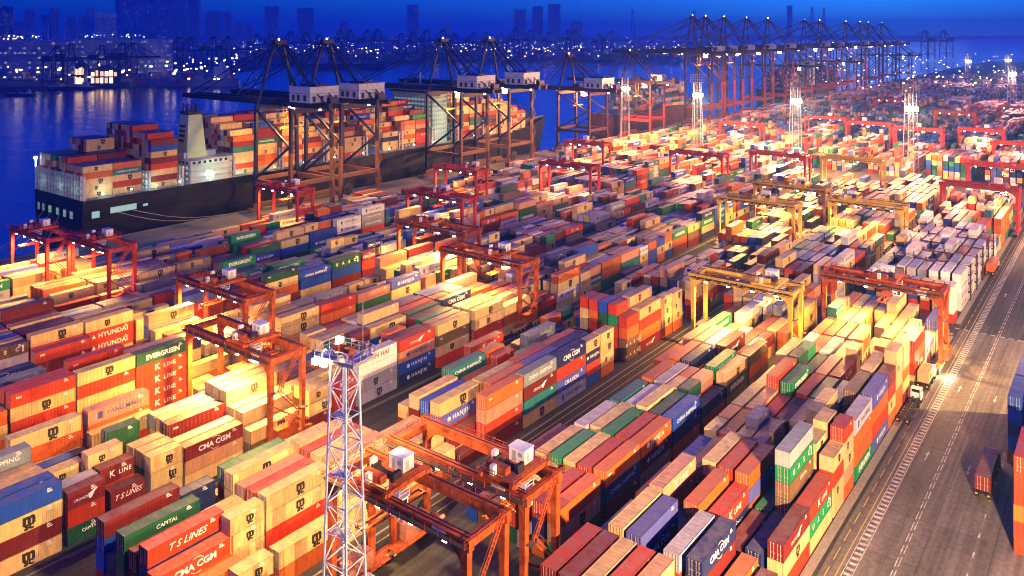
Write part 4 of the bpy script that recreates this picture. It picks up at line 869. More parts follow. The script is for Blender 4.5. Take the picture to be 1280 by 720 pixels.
for x, y, lb in ((-234, 512, 'white lattice light mast behind the fifth block crane, second from the water'), (-303, 536, 'white lattice light mast nearest the quay in front of a red quay crane'), (-166, 505, 'white lattice light mast under the strongest glare in the yard middle'),
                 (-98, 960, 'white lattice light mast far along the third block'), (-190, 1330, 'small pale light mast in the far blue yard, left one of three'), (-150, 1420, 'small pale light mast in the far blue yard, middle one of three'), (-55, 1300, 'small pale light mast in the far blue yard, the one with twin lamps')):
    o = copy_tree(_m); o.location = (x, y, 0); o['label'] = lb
# out of view: one mast read off the road shadow, others added for light
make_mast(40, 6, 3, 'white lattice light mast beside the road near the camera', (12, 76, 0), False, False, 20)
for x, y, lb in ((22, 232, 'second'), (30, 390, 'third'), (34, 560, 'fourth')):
    o = copy_tree(_m); o.location = (x, y, 0); o['label'] = lb+' added unseen lattice light mast along the far side of the road'  # unseen masts, added to light the yard from the road side
make_mast(40, 6, 3, 'added unseen lattice light mast among the near containers of the fourth block lane', (-169.5, 22, 0), False, False, 20)  # unseen mast, added to light the blocks on the left
# ------------------------------------------------------------------ vehicles
def wheel_pair(m, x, y, r=.5):
    for s in (-1, 1): m.tube((x+s*.75, y, r), (x+s*1.22, y, r), r, 12)
def make_truck(label, loc, rz=0., cabm=None, L=12.4):
    t = thing('terminal_tractor', label, 'truck', loc, rz, 'terminal tractors with trailers')
    m = MB(); m.box(-1.15, 1.15, L+1.2, L+3.0, .75, 2.3); m.prism([(L+1.2,2.3),(L+3.0,2.3),(L+2.75,3.15),(L+1.25,3.15)], 'x', -1.1, 1.1)
    c = part('cab', m, cabm or M_WHITE, t)
    g = MB(); g.box(-1.0, 1.0, L+2.78, L+2.95, 2.35, 3.0); g.box(1.08, 1.12, L+1.5, L+2.6, 2.35, 3.0); g.box(-1.12, -1.08, L+1.5, L+2.6, 2.35, 3.0); g.box(-.9, .9, L+1.16, L+1.22, 2.3, 2.95); part('window', g, M_GLASS, c)
    part('exhaust', MB().tube((.9, L+.8, 1), (.9, L+.8, 3.3), .09, 8), M_GALV, c)
    m = MB()
    for s in (-1, 1): m.box(s*.55-.12, s*.55+.12, 0, L+2.6, .95, 1.3)
    for i in range(9): m.box(-1.2, 1.2, i*L/8-.09 if i else 0, i*L/8+.09, 1.05, 1.28)
    for y in (.3, L-.3):
        for s in (-1, 1): m.box(s*1.05-.12, s*1.05+.12, y-.15, y+.15, 1.28, 1.5)
    part('chassis', m, M_DARK, t)
    for y in (1.2, 2.5, L-1.2, L+2.2):
        m = MB(); wheel_pair(m, 0, y); part('wheels', m, M_TYRE, t)
    for s in (-1, 1): part('headlight', MB().cbox((s*.8, L+3.03, 1.1), (.3, .1, .25)), M_LAMPW, t); part('rear_light', MB().cbox((s*.95, -.05, 1.1), (.35, .08, .2)), mat('rear_lamp', (.6,.05,.02), emit=(1,.12,.04), estr=3), t)
    return t
M_TRUCKR = mat('truck_red', (.35, .04, .03), .45)
make_truck('white tractor with an empty skeletal trailer beside the road kerb', (-39.3, 188.6, 0))
make_truck('tractor with short cream container halted under the crane leg', (-39.4, 209.8, 0), L=7)
make_truck('dark red tractor whose trailer carries a maroon container across the road', (-21.6, 167.0, 0), cabm=M_TRUCKR)
make_truck('tractor with navy container beside the blue stacks across the road', (-16.2, 243.6, 0), cabm=M_TRUCKR)
make_truck('tractor with pink container parked below the nearest yard crane', (-90.0, 74.0, 0), L=7, cabm=M_WHITE)
make_truck('white tractor waiting at the leg of the second yard crane', (-69.6, 77, 0), L=9)
make_truck('tractor carrying a navy container in the lane of the fourth block', (-134.6, 235.6, 0))
make_truck('tractor carrying a red container in the lane of the third block', (-99.2, 261.6, 0))
make_truck('tractor with orange container beside the reefer racks', (-39.4, 321.6, 0))
def make_car(label, loc, rz, paint):
    t = thing('parked_car', label, 'car', loc, rz, 'small vehicles on the cross road')
    m = MB(); m.prism([(-2.2,.35),(2.2,.35),(2.2,.85),(1.3,.95),(.7,1.5),(-1.7,1.5),(-2.1,.95)], 'x', -.88, .88); b = part('body', m, paint, t)
    m = MB(); m.prism([(-1.8,1.0),(1.15,1.0),(.65,1.42),(-1.6,1.42)], 'x', -.9, .9); part('window', m, M_GLASS, b)
    for y in (-1.35, 1.35):
        for s in (-1, 1): part('wheel', MB().tube((s*.7, y, .33), (s*.92, y, .33), .33, 12), M_TYRE, t)
    return t
c1 = make_car('white van parked on the cross road left of the lattice mast', (*ground_at(1105, 233)[:2], .01), R(80), M_WHITE)
o = copy_tree(c1); o.location = (-88, 478, .01); o.rotation_euler = (0,0,R(10)); o['label'] = 'white car on the cross road in front of the lattice mast foot'
# ------------------------------------------------------------------ reefer racks
M_RACK = mat('rack_purple', (.05, .022, .06), .6)
for i, y in enumerate((290.0-.9, 303.0-.9, 316.0-.9, 329.0-.9, 342-.9)):
    t = thing('reefer_rack', ORD[i]+' purple steel reefer rack from the kerb corner, with walkways between white containers', 'reefer rack', (-53.2, y, 0), 0, 'steel reefer racks of the roadside block')
    for k in range(9):
        part('post', MB().box(-12.6+k*3.15-.2, -12.6+k*3.15+.2, -.25, .25, 0, 11.6), M_RACK, t)
    for z in (2.7, 5.4, 8.1, 10.8):
        m = MB(); m.box(-12.9, 12.9, -.45, .45, z-.25, z+.12); railing_geo(m, (-12.9,-.42,z+.1), (12.9,-.42,z+.1), 1.1, 3.15, .1); part('walkway', m, M_RACK, t)
# ------------------------------------------------------------------ ships
def make_hull(name, label, cx, y0, y1, hb, zt, m_hull, m_deck, bow=60, fore=4.5):
    t = thing(name, label, 'ship', (cx, y0, 0), 0, 'container ships along the quay'); L = y1-y0; m = MB(); S_ = []
    for k in range(13):
        u = k/12
        if u < .5: y = u*2*(L-bow); f = 1.; fw_ = .9+.1*min(1, u*8); z = zt
        else:
            v = (u-.5)*2; y = (L-bow)+v*bow; f = max(.03, (1-v**2.2)); fw_ = max(.0, (1-v**1.3)*.98)*.97+.01; z = zt+fore*v**1.5
        fw_ = min(f, fw_)
        S_.append([(hb*f, y+(bow*.1*max(0, (u-.8)*5) if u > .8 else 0), z), (hb*f*.6+hb*fw_*.4, y, z*.45), (hb*fw_, y, -4.2), (-hb*fw_, y, -4.2), (-hb*f*.6-hb*fw_*.4, y, z*.45), (-hb*f, y+(bow*.1*max(0, (u-.8)*5) if u > .8 else 0), z)])
    vs = [p for s in S_ for p in s]; fs = []
    for k in range(12):
        for j in range(5): a = k*6+j; fs.append((a, a+1, a+7, a+6))
    fs.append((0,1,2,3,4,5)); fs.append(tuple(range(72, 78))[::-1]); m.add(vs, fs); part('hull', m, m_hull, t)
    m = MB(); dv = [(s[0][0]*.985, s[0][1], zt+.02) for s in S_[:11]]+[(s[5][0]*.985, s[5][1], zt+.02) for s in S_[:11]][::-1]
    m.add(dv, [tuple(range(len(dv)))]); part('deck', m, m_deck, t)
    return t
M_HULL = mat('hull_black', (.012, .014, .018), .45, noise=.4, nscale=.15); M_HULLR = mat('hull_red', (.14, .03, .02), .55, noise=.4, nscale=.15)
M_DECK = mat('deck_grey', (.22, .24, .24), .7, noise=.2); M_SHIPW = mat('ship_white', (.52, .58, .56), .5, noise=.12, nscale=.7)
M_WIN = mat('lit_window', (.1,.1,.1), emit=(.6, 1, .9), estr=.5)
M_FUN = mat('funnel_cream', (.36, .50, .36), .5, noise=.12)
SX, SY = -358.6, 155.4
ship = make_hull('container_ship', 'long black hulled container ship with cream funnel and stacked containers at the quay', SX, SY, 503, 22.4, 15.6, M_HULL, M_DECK, 75)
for x in (-19, -14.5, -8.5, -1.5, 5, 11):
    part('stern_opening', MB().box(x, x+(1.6 if x < -10 else 2.4), -.12, .05, 7.4, 10.4), M_WIN, ship)
    m = MB(); w_ = 1.6 if x < -10 else 2.4
    for k in range(4): m.box(x+k*w_/3-.08, x+k*w_/3+.08, -.2, -.12, 7.3, 10.5)
    m.box(x-.1, x+w_+.1, -.2, -.12, 8.4, 8.55); m.box(x-.2, x+w_+.2, -.3, -.1, 10.4, 10.6); part('opening_bars', m, M_HULL, ship)
part('side_opening', MB().box(22.2, 22.5, 3.5, 6.5, 8.2, 10.8), M_WIN, ship); part('side_opening', MB().box(22.3, 22.55, 11, 22, 9.0, 11.4), M_WIN, ship); part('side_opening', MB().box(22.3, 22.55, 25, 27, 9.6, 10.6), M_WIN, ship)
def lashing(y, z1, hb=22.0, par=ship):
    m = MB()
    for k in range(18): x = -hb+k*2*hb/17; m.box(x-.16, x+.16, y-.5, y+.5, 15.6, z1)
    for z in np.arange(17.8, z1+.1, 2.62): m.box(-hb, hb, y-.55, y+.55, z, z+.12); railing_geo(m, (-hb, y-.55, z), (hb, y-.55, z), 1.0, 5.2, .12)
    part('lashing_bridge', m, M_SHIPW, par)
lashing(.6, 25.5)
for y in (28, 43.5, 69.5, 97, 125, 153, 180.5, 208.5, 229.5, 257, 284): lashing(y, 24 if y < 60 else 26)
m = MB()
for z in (1.0, 4.6, 8.2, 12.6): m.box(22.4, 22.46, 6, 250, z, z+.1)
for y in range(12, 250, 14): m.box(22.4, 22.45, y, y+.1, 0, 15.4)
m.box(22.2, 22.6, 0, 255, 15.2, 15.7); m.box(-22.4, 22.4, -.25, 0, 15.2, 15.7); part('plating_seams', m, M_HULL, ship)
m = MB(); railing_geo(m, (22.2, .3, 15.6), (22.2, 260, 15.6), 1.2, 3, .1); railing_geo(m, (-22, .2, 15.6), (22.2, .2, 15.6), 1.2, 3, .1); part('deck_railing', m, M_SHIPW, ship)
dh = part('deckhouse', MB().box(-21.5, 21.4, 47.5, 68, 15.6, 25.6).box(-10, 12, 50, 66, 25.6, 28.4), M_SHIPW, ship)
for z in (17, 19.6, 22.2, 24.2):
    m = MB()
    for k in range(7): m.box(21.42, 21.5, 48.6+k*2.7, 49.9+k*2.7, z, z+1.1)
    for k in range(14): m.box(-20+k*2.9, -18.6+k*2.9, 47.42, 47.5, z, z+1.1)
    part('window_row', m, M_WIN if z < 23 else M_GLASS, dh)
for z in (18.3, 20.9, 23.5, 25.7): part('deck_edge', MB().box(-22, 22, 46.6, 68.6, z, z+.14), M_SHIPW, dh)
fu = MB(); B0 = [(2.5,51),(12.5,51),(12.5,61),(2.5,61)]; B1_ = [(4.3,52.8),(11,52.8),(11,59.6),(4.3,59.6)]
fu.add([(x,y,25.6) for x, y in B0]+[(x,y,45.5) for x, y in B1_], [(0,1,5,4),(1,2,6,5),(2,3,7,6),(3,0,4,7),(4,5,6,7)])
fn = part('funnel', fu, M_FUN, ship); part('funnel_cap', MB().box(4.1, 11.2, 52.6, 59.8, 45.5, 47), M_DARK, fn)
m = MB()
for x, y in ((4.5,54),(6.2,54.5),(8,54),(9.8,55),(11,57),(5,58),(7.5,58.5)): m.tube((x,y,47),(x,y,47+random.uniform(2,4)), .42, 8)
part('exhaust_pipe', m, M_DARK, fn)
m = MB()
for i in range(4):
    for k in range(3): m.box(5.0+k*1.6, 6.0+k*1.6, 51.35+.2*i, 52.9, 33+i*2.2, 34.2+i*2.2)
part('louvre', m, M_DARK, fn)
M_BRG = mat('bridge_paint', (.30, .40, .37), .5, noise=.2)
br = part('bridge_tower', MB().box(-17, 17, 211, 224.5, 15.6, 45).box(-22.4, 22.4, 212.5, 223, 45, 48.2).box(-9, 9, 214, 222, 48.2, 51), M_BRG, ship)
for i in range(10):
    m = MB(); z = 17+i*2.75
    for k in range(8): m.box(17, 17.06, 211.8+k*1.6, 212.7+k*1.6, z, z+1)
    for k in range(11): m.box(-15.6+k*3, -14.2+k*3, 210.94, 211, z, z+1)
    part('window_row', m, M_WIN, br)
for i in range(10): part('deck_edge', MB().box(-18.4, 18.4, 209.6, 225.6, 18.6+i*2.75, 18.75+i*2.75), M_BRG, br)
part('bridge_window', MB().box(-22, 22, 212.4, 212.5, 46.1, 47.6).box(22.4, 22.45, 213, 222.6, 46.1, 47.6), M_GLASS, br)
part('radar_mast', MB().bar((0,218,51),(0,218,59),.7).bar((-3,218,56),(3,218,56),.3), M_SHIPW, br)
for y in (8, 20, 31, 42, 58, 72, 92, 110, 130, 150, 170, 190, 206, 226, 245, 262): part('deck_lamp', MB().cbox((22.0, y, 17.6), (.5, .5, .4)), M_LAMPC, ship)
part('stern_light', MB().tube((-22,.3,15.6),(-22,.3,29),.15,6).cbox((-22,.3,29.2),(.9,.9,.8)), M_LAMPC, ship)
M_LINE = mat('mooring_rope', (.55, .52, .45), .8)
for a, b in (((-12, -.2, 8), (10, -26, .5)), ((-6, -.2, 8), (18, -24, .5)), ((2, -.2, 8), (24, -18, .5)), ((22.5, 20, 9), (28.5, 62, .5)), ((22.5, 14, 9), (28.5, 52, .5))):
    m = MB(); P = [Vector(a).lerp(Vector(b), k/6)-Vector((0,0,2.4*math.sin(math.pi*k/6))) for k in range(7)]
    for k in range(6): m.tube(P[k], P[k+1], .11, 5)
    part('mooring_line', m, M_LINE, ship)
s2 = make_hull('container_ship', 'second container ship behind the red quay cranes, partly loaded', -356, 596, 770, 17, 14, M_HULLR, M_DECK, 40)
part('deckhouse', MB().box(-12, 12, 120, 128, 14, 34).box(-14, 14, 121, 127, 34, 37), M_SHIPW, s2)
s3 = make_hull('container_ship', 'white lit container ship far along the quay behind red cranes', -356, 985, 1270, 17, 14, M_HULL, M_DECK, 60)
d3 = part('deckhouse', MB().box(-15, 15, 110, 132, 14, 44).box(-17, 17, 114, 124, 44, 47), M_SHIPW, s3)
m = MB()
for i in range(9):
    for k in range(9): m.box(15, 15.1, 111+k*2.3, 112.4+k*2.3, 16+i*3, 17.4+i*3)
part('window_row', m, M_WIN, d3)
# ------------------------------------------------------------------ far shore across the water
M_FARB = mat('far_concrete', (.28, .31, .36), .8, noise=.2, nscale=.02)
M_FARD = mat('far_dark', (.06, .07, .1), .8); M_FARC = mat('far_crane', (.02, .03, .07), .6)
M_FWIN = mat('far_window', (.3,.3,.3), emit=(1, .8, .5), estr=.35); M_FWIC = mat('far_window_cool', (.3,.3,.3), emit=(.5, .8, 1), estr=.3)
M_FSHOP = mat('far_lit_shed', (.8,.7,.5), emit=(1, .62, .26), estr=4); M_FSHOP2 = mat('far_lit_shed_dim', (.8,.7,.5), emit=(1, .5, .18), estr=1.6)
def land(pts, z=2.5):
    a = [ground_at(px, py)[:2] for px, py in pts]
    n = len(a); return MB().add([(x,y,-6) for x, y in a]+[(x,y,z) for x, y in a], [tuple(range(n, 2*n))]+[(i, (i+1) % n, n+(i+1) % n, n+i) for i in range(n)])
tag(part('far_shore', land([(-220,120), (0,112), (170,104), (225,101), (330,82), (520,77), (760,71), (905,66), (905,52), (-220,52)]), M_FARD, None), kind='structure')
tag(part('far_hills', land([(-300,50), (620,50), (1500,47.6), (1500,46.6), (-300,46.6)], 30), M_FARD, None), kind='structure')
# quay cranes of the far terminals: one small mesh each
def far_crane_mesh():
    m = MB()
    for x in (-13, 13):
        for y in (-10, 10): m.bar((x,y,0),(x,y,46), 1.8)
        m.bar((x,-10,14),(x,10,14),1.6); m.bar((x,-10,45),(x,10,45),1.6)
    for y in (-10, 10): m.bar((-13,y,14),(13,y,14),1.6); m.bar((-13,y,44),(13,y,20),1.1)
    for y in (-3, 3): m.box(-70,28,y-.9,y+.9,46,49); m.bar((-13,y*3,46),(-11,y,76),1.5); m.bar((13,y*2,47),(-10,y,75),1.2); m.bar((-11,y,76),(-66,y,49),.6); m.bar((-11,y,76),(-38,y,49),.6); m.bar((-11,y,76),(26,y,49),.6)
    m.box(6,20,-6,6,49,55)
    return m.mesh('far_crane', M_FARC)
FCM = far_crane_mesh()
def far_crane(px, py, s, rz, lb):
    x, y, _ = ground_at(px, py, 2.5); o = obj('quay_crane', FCM, None, (x, y, 2.5), R(rz)); o.scale = (s, s, s)
    tag(o, lb, 'quay crane', 'dark cranes of the terminals across the water')
WHERE = [(66, 106, .8, 200, 'dark far crane in front of the long grey warehouse'), (82, 104, .85, 205, 'dark far crane beside the first before the warehouse'), (122, 103, .8, 195, 'dark far crane over the glowing yard below the warehouse'), (148, 102, .85, 200, 'dark far crane over the right end of the glowing yard'),
         (160, 101, .85, 205, 'dark far crane at the bow of the grey moored freighter'), (218, 92, .95, 200, 'dark far crane over the stern of the grey freighter'), (232, 91, .95, 203, 'dark far crane second over the grey freighter'), (262, 89, .95, 200, 'dark far crane right of the grey freighter house'), (280, 88, .95, 202, 'dark far crane past the right end of the grey freighter')]
k = 0
for px in range(322, 760, 19):
    WHERE.append((px+random.randint(-6, 6), 78-(px-320)*.016, random.uniform(1.0, 1.25), 170+random.randint(-15, 15), 'dark hazy crane, '+ORD[k]+' from the warehouse side along the middle far quay')); k += 1
for w_ in WHERE: far_crane(*w_)
far_crane(1160, 74, 1.15, 60, 'dark idle crane left one of two against the open sea'); far_crane(1183, 73, 1.15, 62, 'dark idle crane right one of two against the open sea')
# warehouse block of many floors
def facade_box(t, w, d, h, m_wall, floors, cols, lit=.35, mw=None, mc=None):
    part('wall', MB().box(-w/2, w/2, -d/2, d/2, 0, h), m_wall, t)
    a = MB(); b = MB()
    for f in range(floors):
        z = h*(f+.35)/floors
        for c in range(cols):
            if random.random() > lit: continue
            x = -w/2+w*(c+.2)/cols; q = a if random.random() < .5 else b
            q.box(x, x+w*.5/cols, -d/2-.25, -d/2+.1, z, z+h*.38/floors)
            if random.random() < .6: yy = -d/2+d*(c % max(1, cols//2)+.2)/max(1, cols//2); q.box(w/2-.1, w/2+.25, yy, yy+d*.4/max(1, cols//2), z, z+h*.38/floors)
    if a.v: tag(part('lit_windows', a, mw or M_FWIN, t), kind='stuff')
    if b.v: tag(part('cool_windows', b, mc or M_FWIC, t), kind='stuff')
def building(px, py, wpx, top, label, rz=None, depth=30, wall=None, floors=8, cols=10, lit=.3, name='tower_block', cat='building', grp='buildings across the water'):
    x, y, _ = ground_at(px, py, 2.5); d = x*FW[0]+y*FW[1]; sc = d/1017
    t = thing(name, label, cat, (x, y, 2.5), R(YAW) if rz is None else R(rz), grp)
    facade_box(t, wpx*sc, depth, (py-top)*sc, wall or M_FARB, floors, cols, lit)
    return t, wpx*sc, (py-top)*sc
M_WARE = mat('warehouse_grey', (.34, .38, .42), .8, noise=.15, nscale=.03)
for px, wpx, top, lb in ((40, 150, 51, 'wide grey cargo warehouse of many floors behind the far quay'), (156, 88, 49, 'darker cargo warehouse with square blue gable beside the wide one')):
    t, W_, H_ = building(px, 97.5, wpx, top, lb, depth=110, wall=M_WARE, floors=8, cols=26, lit=.28, name='warehouse')
    for f in range(1, 9): part('floor_slab', MB().box(-W_/2-.8, W_/2+.8, -55.9, -54.6, H_*f/8-.9, H_*f/8), M_FARB, t)
    m = MB()
    for i in range(22):
        x = -W_/2+W_*random.random()*(.62 if px < 100 else .9); s_ = random.uniform(.5, 1.4)
        m.cbox((x, -50+random.uniform(0, 60), H_+random.uniform(3, 9)), (s_, s_, s_))
    tag(part('roof_lamps', m, M_LAMPF if px < 100 else M_LAMPFC, t), kind='stuff')
for px, py, w_, top, lb in ((101, 106.2, 12, 76, 'glowing orange shed between the far cranes'), (132, 104.8, 34, 82, 'glowing yellow shed and boxes below the warehouse')):
    x, y, _ = ground_at(px, py, 2.5); sc = (x*FW[0]+y*FW[1])/1017
    t = thing('lit_shed', lb, 'shed', (x, y, 2.5), R(YAW), 'buildings across the water'); W_, H_ = w_*sc, (py-top)*sc
    part('wall', MB().box(-W_/2, W_/2, -4, 6, 0, H_*.8), M_FARD, t); part('roof', MB().prism([(-W_/2-1, H_*.8), (W_/2+1, H_*.8), (0, H_)], 'y', -6, 7), M_FARD, t)
    for i in range(6):
        for j in range(2):
            if random.random() < .8: part('lit_bay', MB().box(-W_/2+W_*(i+.12)/6, -W_/2+W_*(i+random.uniform(.6, .95))/6, -4.3, -4, H_*(.05+.38*j), H_*(.2+random.uniform(.05, .17)+.38*j)), random.choice((M_FSHOP, M_FSHOP2)), t)
M_TOW = [mat('tower_wall_'+c, col, .8, noise=.15, nscale=.02) for c, col in (('grey', (.2,.24,.3)), ('blue', (.13,.17,.25)), ('dark', (.05,.065,.1)))]
TW = []
def tower(px, base, w_, top, lit=.12, mt=0, lb=None):
    TW.append(px); t, _, _ = building(px, base, w_, top, lb or ('hazy tower block, '+ORD[min(len(TW)-1, 38)]+' of the skyline counted from the dark one'), depth=28, wall=M_TOW[mt], floors=22, cols=7, lit=lit)
tower(6, 66, 15, 8, .25, 2, 'dark tower block at the corner of the skyline')
for px, w_, top in ((22, 12, 26), (38, 10, 12), (58, 9, 18), (68, 9, 10), (88, 10, 22), (104, 9, 20), (113, 6, 10)): tower(px, 61, w_, top, .2, 0)
tower(126, 60, 11, 16, .6, 0, 'brightly lit tower block left one of two under the big dark slabs'); tower(139, 60, 11, 16, .6, 0, 'brightly lit tower block right one of two under the big dark slabs')
for px, w_, top in ((152, 13, -14), (166, 12, -22), (180, 14, -18), (196, 16, -8), (210, 12, -20), (226, 16, -26), (243, 13, -12)): tower(px, 59, w_, top, .09, 1)
for px, w_, top in ((262, 10, 14), (272, 8, 14), (284, 9, 15), (298, 10, 26), (312, 9, 30), (340, 16, 8), (382, 20, 10), (430, 10, 28), (516, 14, 6), (560, 8, 30), (650, 15, 12), (672, 13, 8), (693, 15, 5), (720, 16, 26), (987, 5, 7)): tower(px, 57, w_, top, .16, 0)
# far yards: boxes, sheds and lamps that read as one mass
def scatter(name, label, pxr, pyr, n, size, mats_, zr=(0, 10), kind='stuff'):
    m = MB()
    for _ in range(n):
        px = random.uniform(*pxr); py = random.uniform(*pyr); x, y, _z = ground_at(px, py, 2.5); s = random.uniform(*size); z = random.uniform(*zr)
        m.cm = random.randrange(len(mats_)); m.box(x-s, x+s, y-s, y+s, 2.5+z, 2.5+z+s*1.3)
    tag(part(name, m, mats_, None), label, kind=kind)
M_FB = [mat('far_box_'+n_, c_, .7) for n_, c_ in (('red', (.4,.08,.05)), ('cream', (.55,.42,.25)), ('blue', (.05,.1,.3)), ('grey', (.3,.3,.32)))]
scatter('far_containers', 'distant container stacks of the terminals across the water', (300, 900), (66, 76), 800, (4, 11), M_FB); scatter('far_containers', 'distant container stacks below the far warehouse', (-60, 290), (94, 104), 160, (2.5, 5), M_FB)
scatter('far_lamps', 'tiny warm lamps of the terminals across the water', (290, 900), (58, 77), 360, (.35, 1.3), [M_LAMPF], (3, 34)); scatter('far_lamps', 'tiny cool lamps of the terminals across the water', (0, 900), (54, 74), 260, (.3, 1.0), [M_LAMPFC], (3, 60))
scatter('far_lamps', 'lamps in the glowing yards by the far warehouse', (-10, 300), (88, 106), 130, (.5, 1.5), [M_LAMPF], (4, 30)); scatter('far_lamps', 'lamps along the far open shore', (1130, 1400), (46.5, 47.5), 60, (3, 6), [M_LAMPFC], (10, 30))
scatter('yard_lamps', 'small lamps scattered over the far end of the yard', (1000, 1290), (70, 120), 170, (.35, .9), [M_LAMPF], (6, 18))
# bridge pylons and moored ships over there
for px, top, lb in ((791, 12, 'slender tall pylon rising from the far shore, nearer one of two'), (868, 13, 'slender tall pylon on the far shore behind the tall red cranes'), (1015, 9, 'thin pylon behind the red crane row, left one of a pair'), (1030, 10, 'thin pylon behind the red crane row, right one of a pair')):
    x, y, _ = ground_at(px, 58, 2.5); sc = (x*FW[0]+y*FW[1])/1017; h = (58-top)*sc
    t = thing('bridge_pylon', lb, 'pylon', (x, y, 2.5), R(YAW), 'tall pylons on the far shore')
    for s in (-1, 1): part('leg', MB().bar((s*h*.06,0,0), (s*h*.018,0,h*.98), h*.022, None, h*.014), M_FARC, t)
    m = MB()
    for i in range(12): m.bar((-h*.05,0,h*i/12),(h*.04,0,h*(i+1)/12), h*.008)
    part('cross_braces', m, M_FARC, t); part('head', MB().box(-h*.03,h*.03,-h*.02,h*.02,h*.97,h), M_FARC, t)
def far_ship(px, py, Lpx, rz, mh, label, house=.8, lit=.5):
    x, y, _ = ground_at(px, py); sc = (x*FW[0]+y*FW[1])/1017; L = Lpx*sc; B = L*.07
    t = thing('moored_ship', label, 'ship', (x, y, -4), R(YAW+rz), 'ships moored across the water')
    m = MB(); m.prism([(-L/2,1),(-L*.47,-2),(L*.45,-2),(L*.5,L*.075),(L*.42,L*.062),(-L/2,L*.062)], 'y', -B, B); part('hull', m, mh, t)
    hx = L*(house-.5); part('deckhouse', MB().box(hx-L*.04, hx+L*.04, -B*.9, B*.9, L*.06, L*.16).box(hx-L*.015, hx+L*.015, -B*.4, B*.4, L*.16, L*.2), M_SHIPW, t)
    m = MB()
    for k in range(5): m.box(hx-L*.035+k*L*.015, hx-L*.028+k*L*.015, -B*.93, -B*.9, L*.08+(k % 3)*L*.02, L*.09+(k % 3)*L*.02)
    part('window_row', m, M_FWIC, t); m = MB()
    for k in range(9):
        x0 = -L*.42+k*L*.09
        if abs(x0-hx+L*.04) < L*.09: continue
        m.cm = random.randrange(4); m.box(x0, x0+L*.075, -B*.85, B*.85, L*.062, L*random.uniform(.08, .12))
    tag(part('deck_cargo', m, M_FB, t), kind='stuff')
M_FHG = mat('far_hull_grey', (.2, .24, .3), .6)
far_ship(222, 104, 150, 176, M_FHG, 'grey freighter moored below the far cranes beside the warehouse', .12); far_ship(86, 109, 62, 178, M_FARC, 'dark barge moored below the far warehouse', .15)
far_ship(425, 84, 110, 176, M_FARC, 'dark freighter in the middle of the far water', .7); far_ship(487, 83, 26, 180, M_SHIPW, 'small white ferry with tall lit house on the far water', .5); far_ship(735, 75, 70, 178, M_FARC, 'grey freighter moored near the foot of the nearer pylon', .2); far_ship(25, 116, 40, 175, M_FARC, 'small dark barge at the corner of the far quay', .2)
# ------------------------------------------------------------------ lamps that light the yard
def flood(x, y, z, aim, p, c, ang=120, rad=.5): return spot('flood', (x, y, z), aim, p, c, ang, .7, rad)
LIT = {('A2', 83.2): .3, ('A2', 95.6): .25, ('A1', 229.0): 8.5, ('A2', 207.0): 6.5, ('B2', 103.2): 14.0, ('C1', 121.8): 10.0, ('B2', 186.0): 8, ('C1', 203.0): 9, ('E1', 124.0): 6.0, ('F1', 118.0): 7.0, ('F1', 214.0): 4.0, ('D1', 243.0): 3.5, ('E1', 295.0): 4.}
for b, y, tx, c, lb in RTG:
    S = BLK[b][2]; X = BLK[b][3]; p = LIT.get((b, y), 8.5 if c == 'Y' else 7.5)*9000
    col = SODIUM if c != 'R' or y < 300 else (1., .38, .14)
    if y > 660: continue
    for k in ((-.55, .55) if y < 420 else (0,)):
        flood(X+S*k, y-3.3, 17.2, (X+S*k*.9, y-9, 0), p*(1 if y < 420 else 2), col, 165)
for y, k, lb in STS:
    zg = {'a': 49.5, 'b': 42, 'c': 43, 'd': 64}[k]; q = {'a': 1.0, 'b': .8, 'c': 1.2, 'd': 1.5}[k]; col = SODIUM if k == 'a' else (1., .34, .16)
    if y < 1250: flood(STSX+4, y-3, zg-1, (STSX-14, y-2, 0), 90000*q, col, 150); flood(STSX+24, y+2, zg-1, (STSX+30, y-2, 0), 55000*q, col, 150)
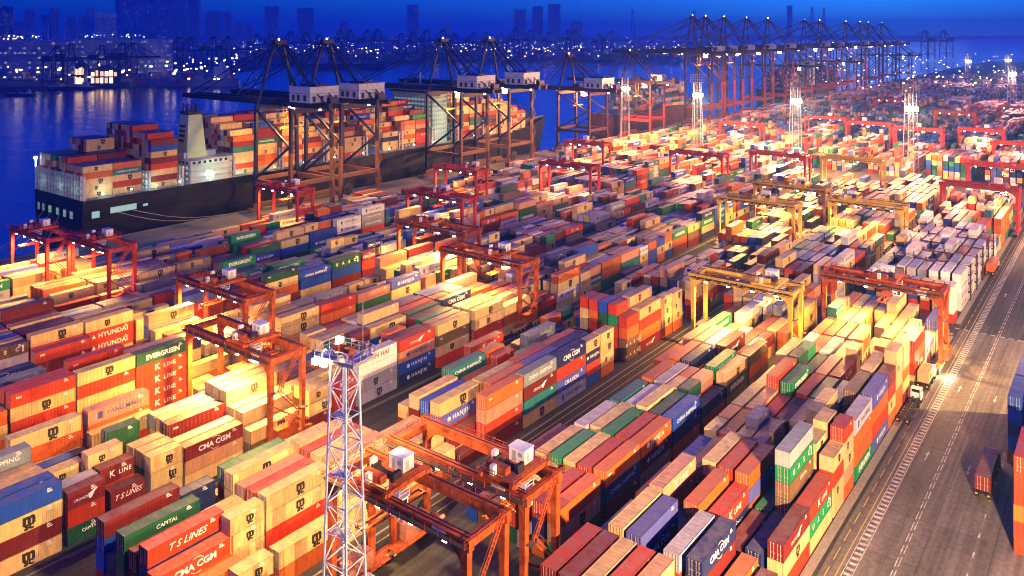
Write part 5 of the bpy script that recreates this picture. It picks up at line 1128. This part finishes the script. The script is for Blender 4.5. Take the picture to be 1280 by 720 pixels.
# mast by the lane, the masts on the cross road, one beside the picture and the added ones out of view
flood(-91.2, 72.0, 39.6, (-125, 86, 0), 170000, (1., .60, .22), 120); flood(-90, 70.5, 39.6, (-122, 58, 0), 60000, (1., .6, .26), 110); flood(-88.5, 79.5, 42.6, (-112, 150, 0), 150000, (1., .6, .3), 110)
for x, y, p in ((-98, 491, 1.0), (-234, 512, 1.2), (-303, 536, .8), (-166, 505, 2.0)):
    for dx, dy in ((-1, -.7), (1, -.9), (.1, 1)): flood(x+dx*4.2, y+dy*4.2, 40, (x+dx*60, y+dy*60, 0), 560000*p, (1., .42, .15), 132, 1.)
for dx, dy in ((-1, -.7), (1, -.9), (.1, 1)): flood(-98+dx*3.4, 956+dy*3.4, 41, (-98+dx*60, 956+dy*60, 0), 260000, (1., .38, .26), 150, 1.)
for x, y in ((-190, 1330), (-150, 1420), (-55, 1300), (-60, 1700), (-180, 1800)): flood(x-3, y-4, 41, (x-25, y-70, 0), 260000, (1., .45, .3), 160, 1.)
flood(8.5, 76, 36, (-62, 140, 0), 900000, (1., .58, .21), 150); flood(9, 79, 36, (-30, 190, 0), 640000, (1., .62, .33), 140)
for x, y in ((22, 232), (30, 390), (34, 560)):
    flood(x-4, y, 37, (x-80, y+25, 0), 800000, (1., .57, .20), 155, 1.2)
flood(-169.5, 24, 35, (-200, 120, 0), 130000, (1., .54, .24), 150)
for x, y in ((-335.5, 165), (-335.5, 186), (-335.5, 212), (-335.5, 232)): point('deck_glow', (x, y, 19), 800, COOLW, .4)
for y in (153.2,): 
    for x in (-372, -356, -342): point('stern_glow', (x, y, 20), 260, COOLW, .4)
for z in (22, 34): point('bridge_glow', (-333.5, 372, z), 2600, (.5, 1., .8), .5)
point('house_glow', (-331, 213, 27), 1500, (.5, 1., .8), .5); point('tractor_glow', (-36.6, 221, 2.5), 2600, (1., .8, .5), .2)
# ------------------------------------------------------------------ haze
hz = MB().box(-9800, 5800, -1700, 14200, -10.5, 262).mesh('haze'); ho = tag(obj('haze', hz), kind='stuff')
mh = bpy.data.materials.new('haze_air'); mh.use_nodes = True; n = mh.node_tree.nodes; n.remove(n['Principled BSDF'])
pv = n.new('ShaderNodeVolumePrincipled'); pv.inputs['Color'].default_value = (.15, .52, 1., 1); pv.inputs['Density'].default_value = .00018; pv.inputs['Anisotropy'].default_value = .5
mh.node_tree.links.new(pv.outputs[0], n['Material Output'].inputs['Volume']); hz.materials.append(mh)
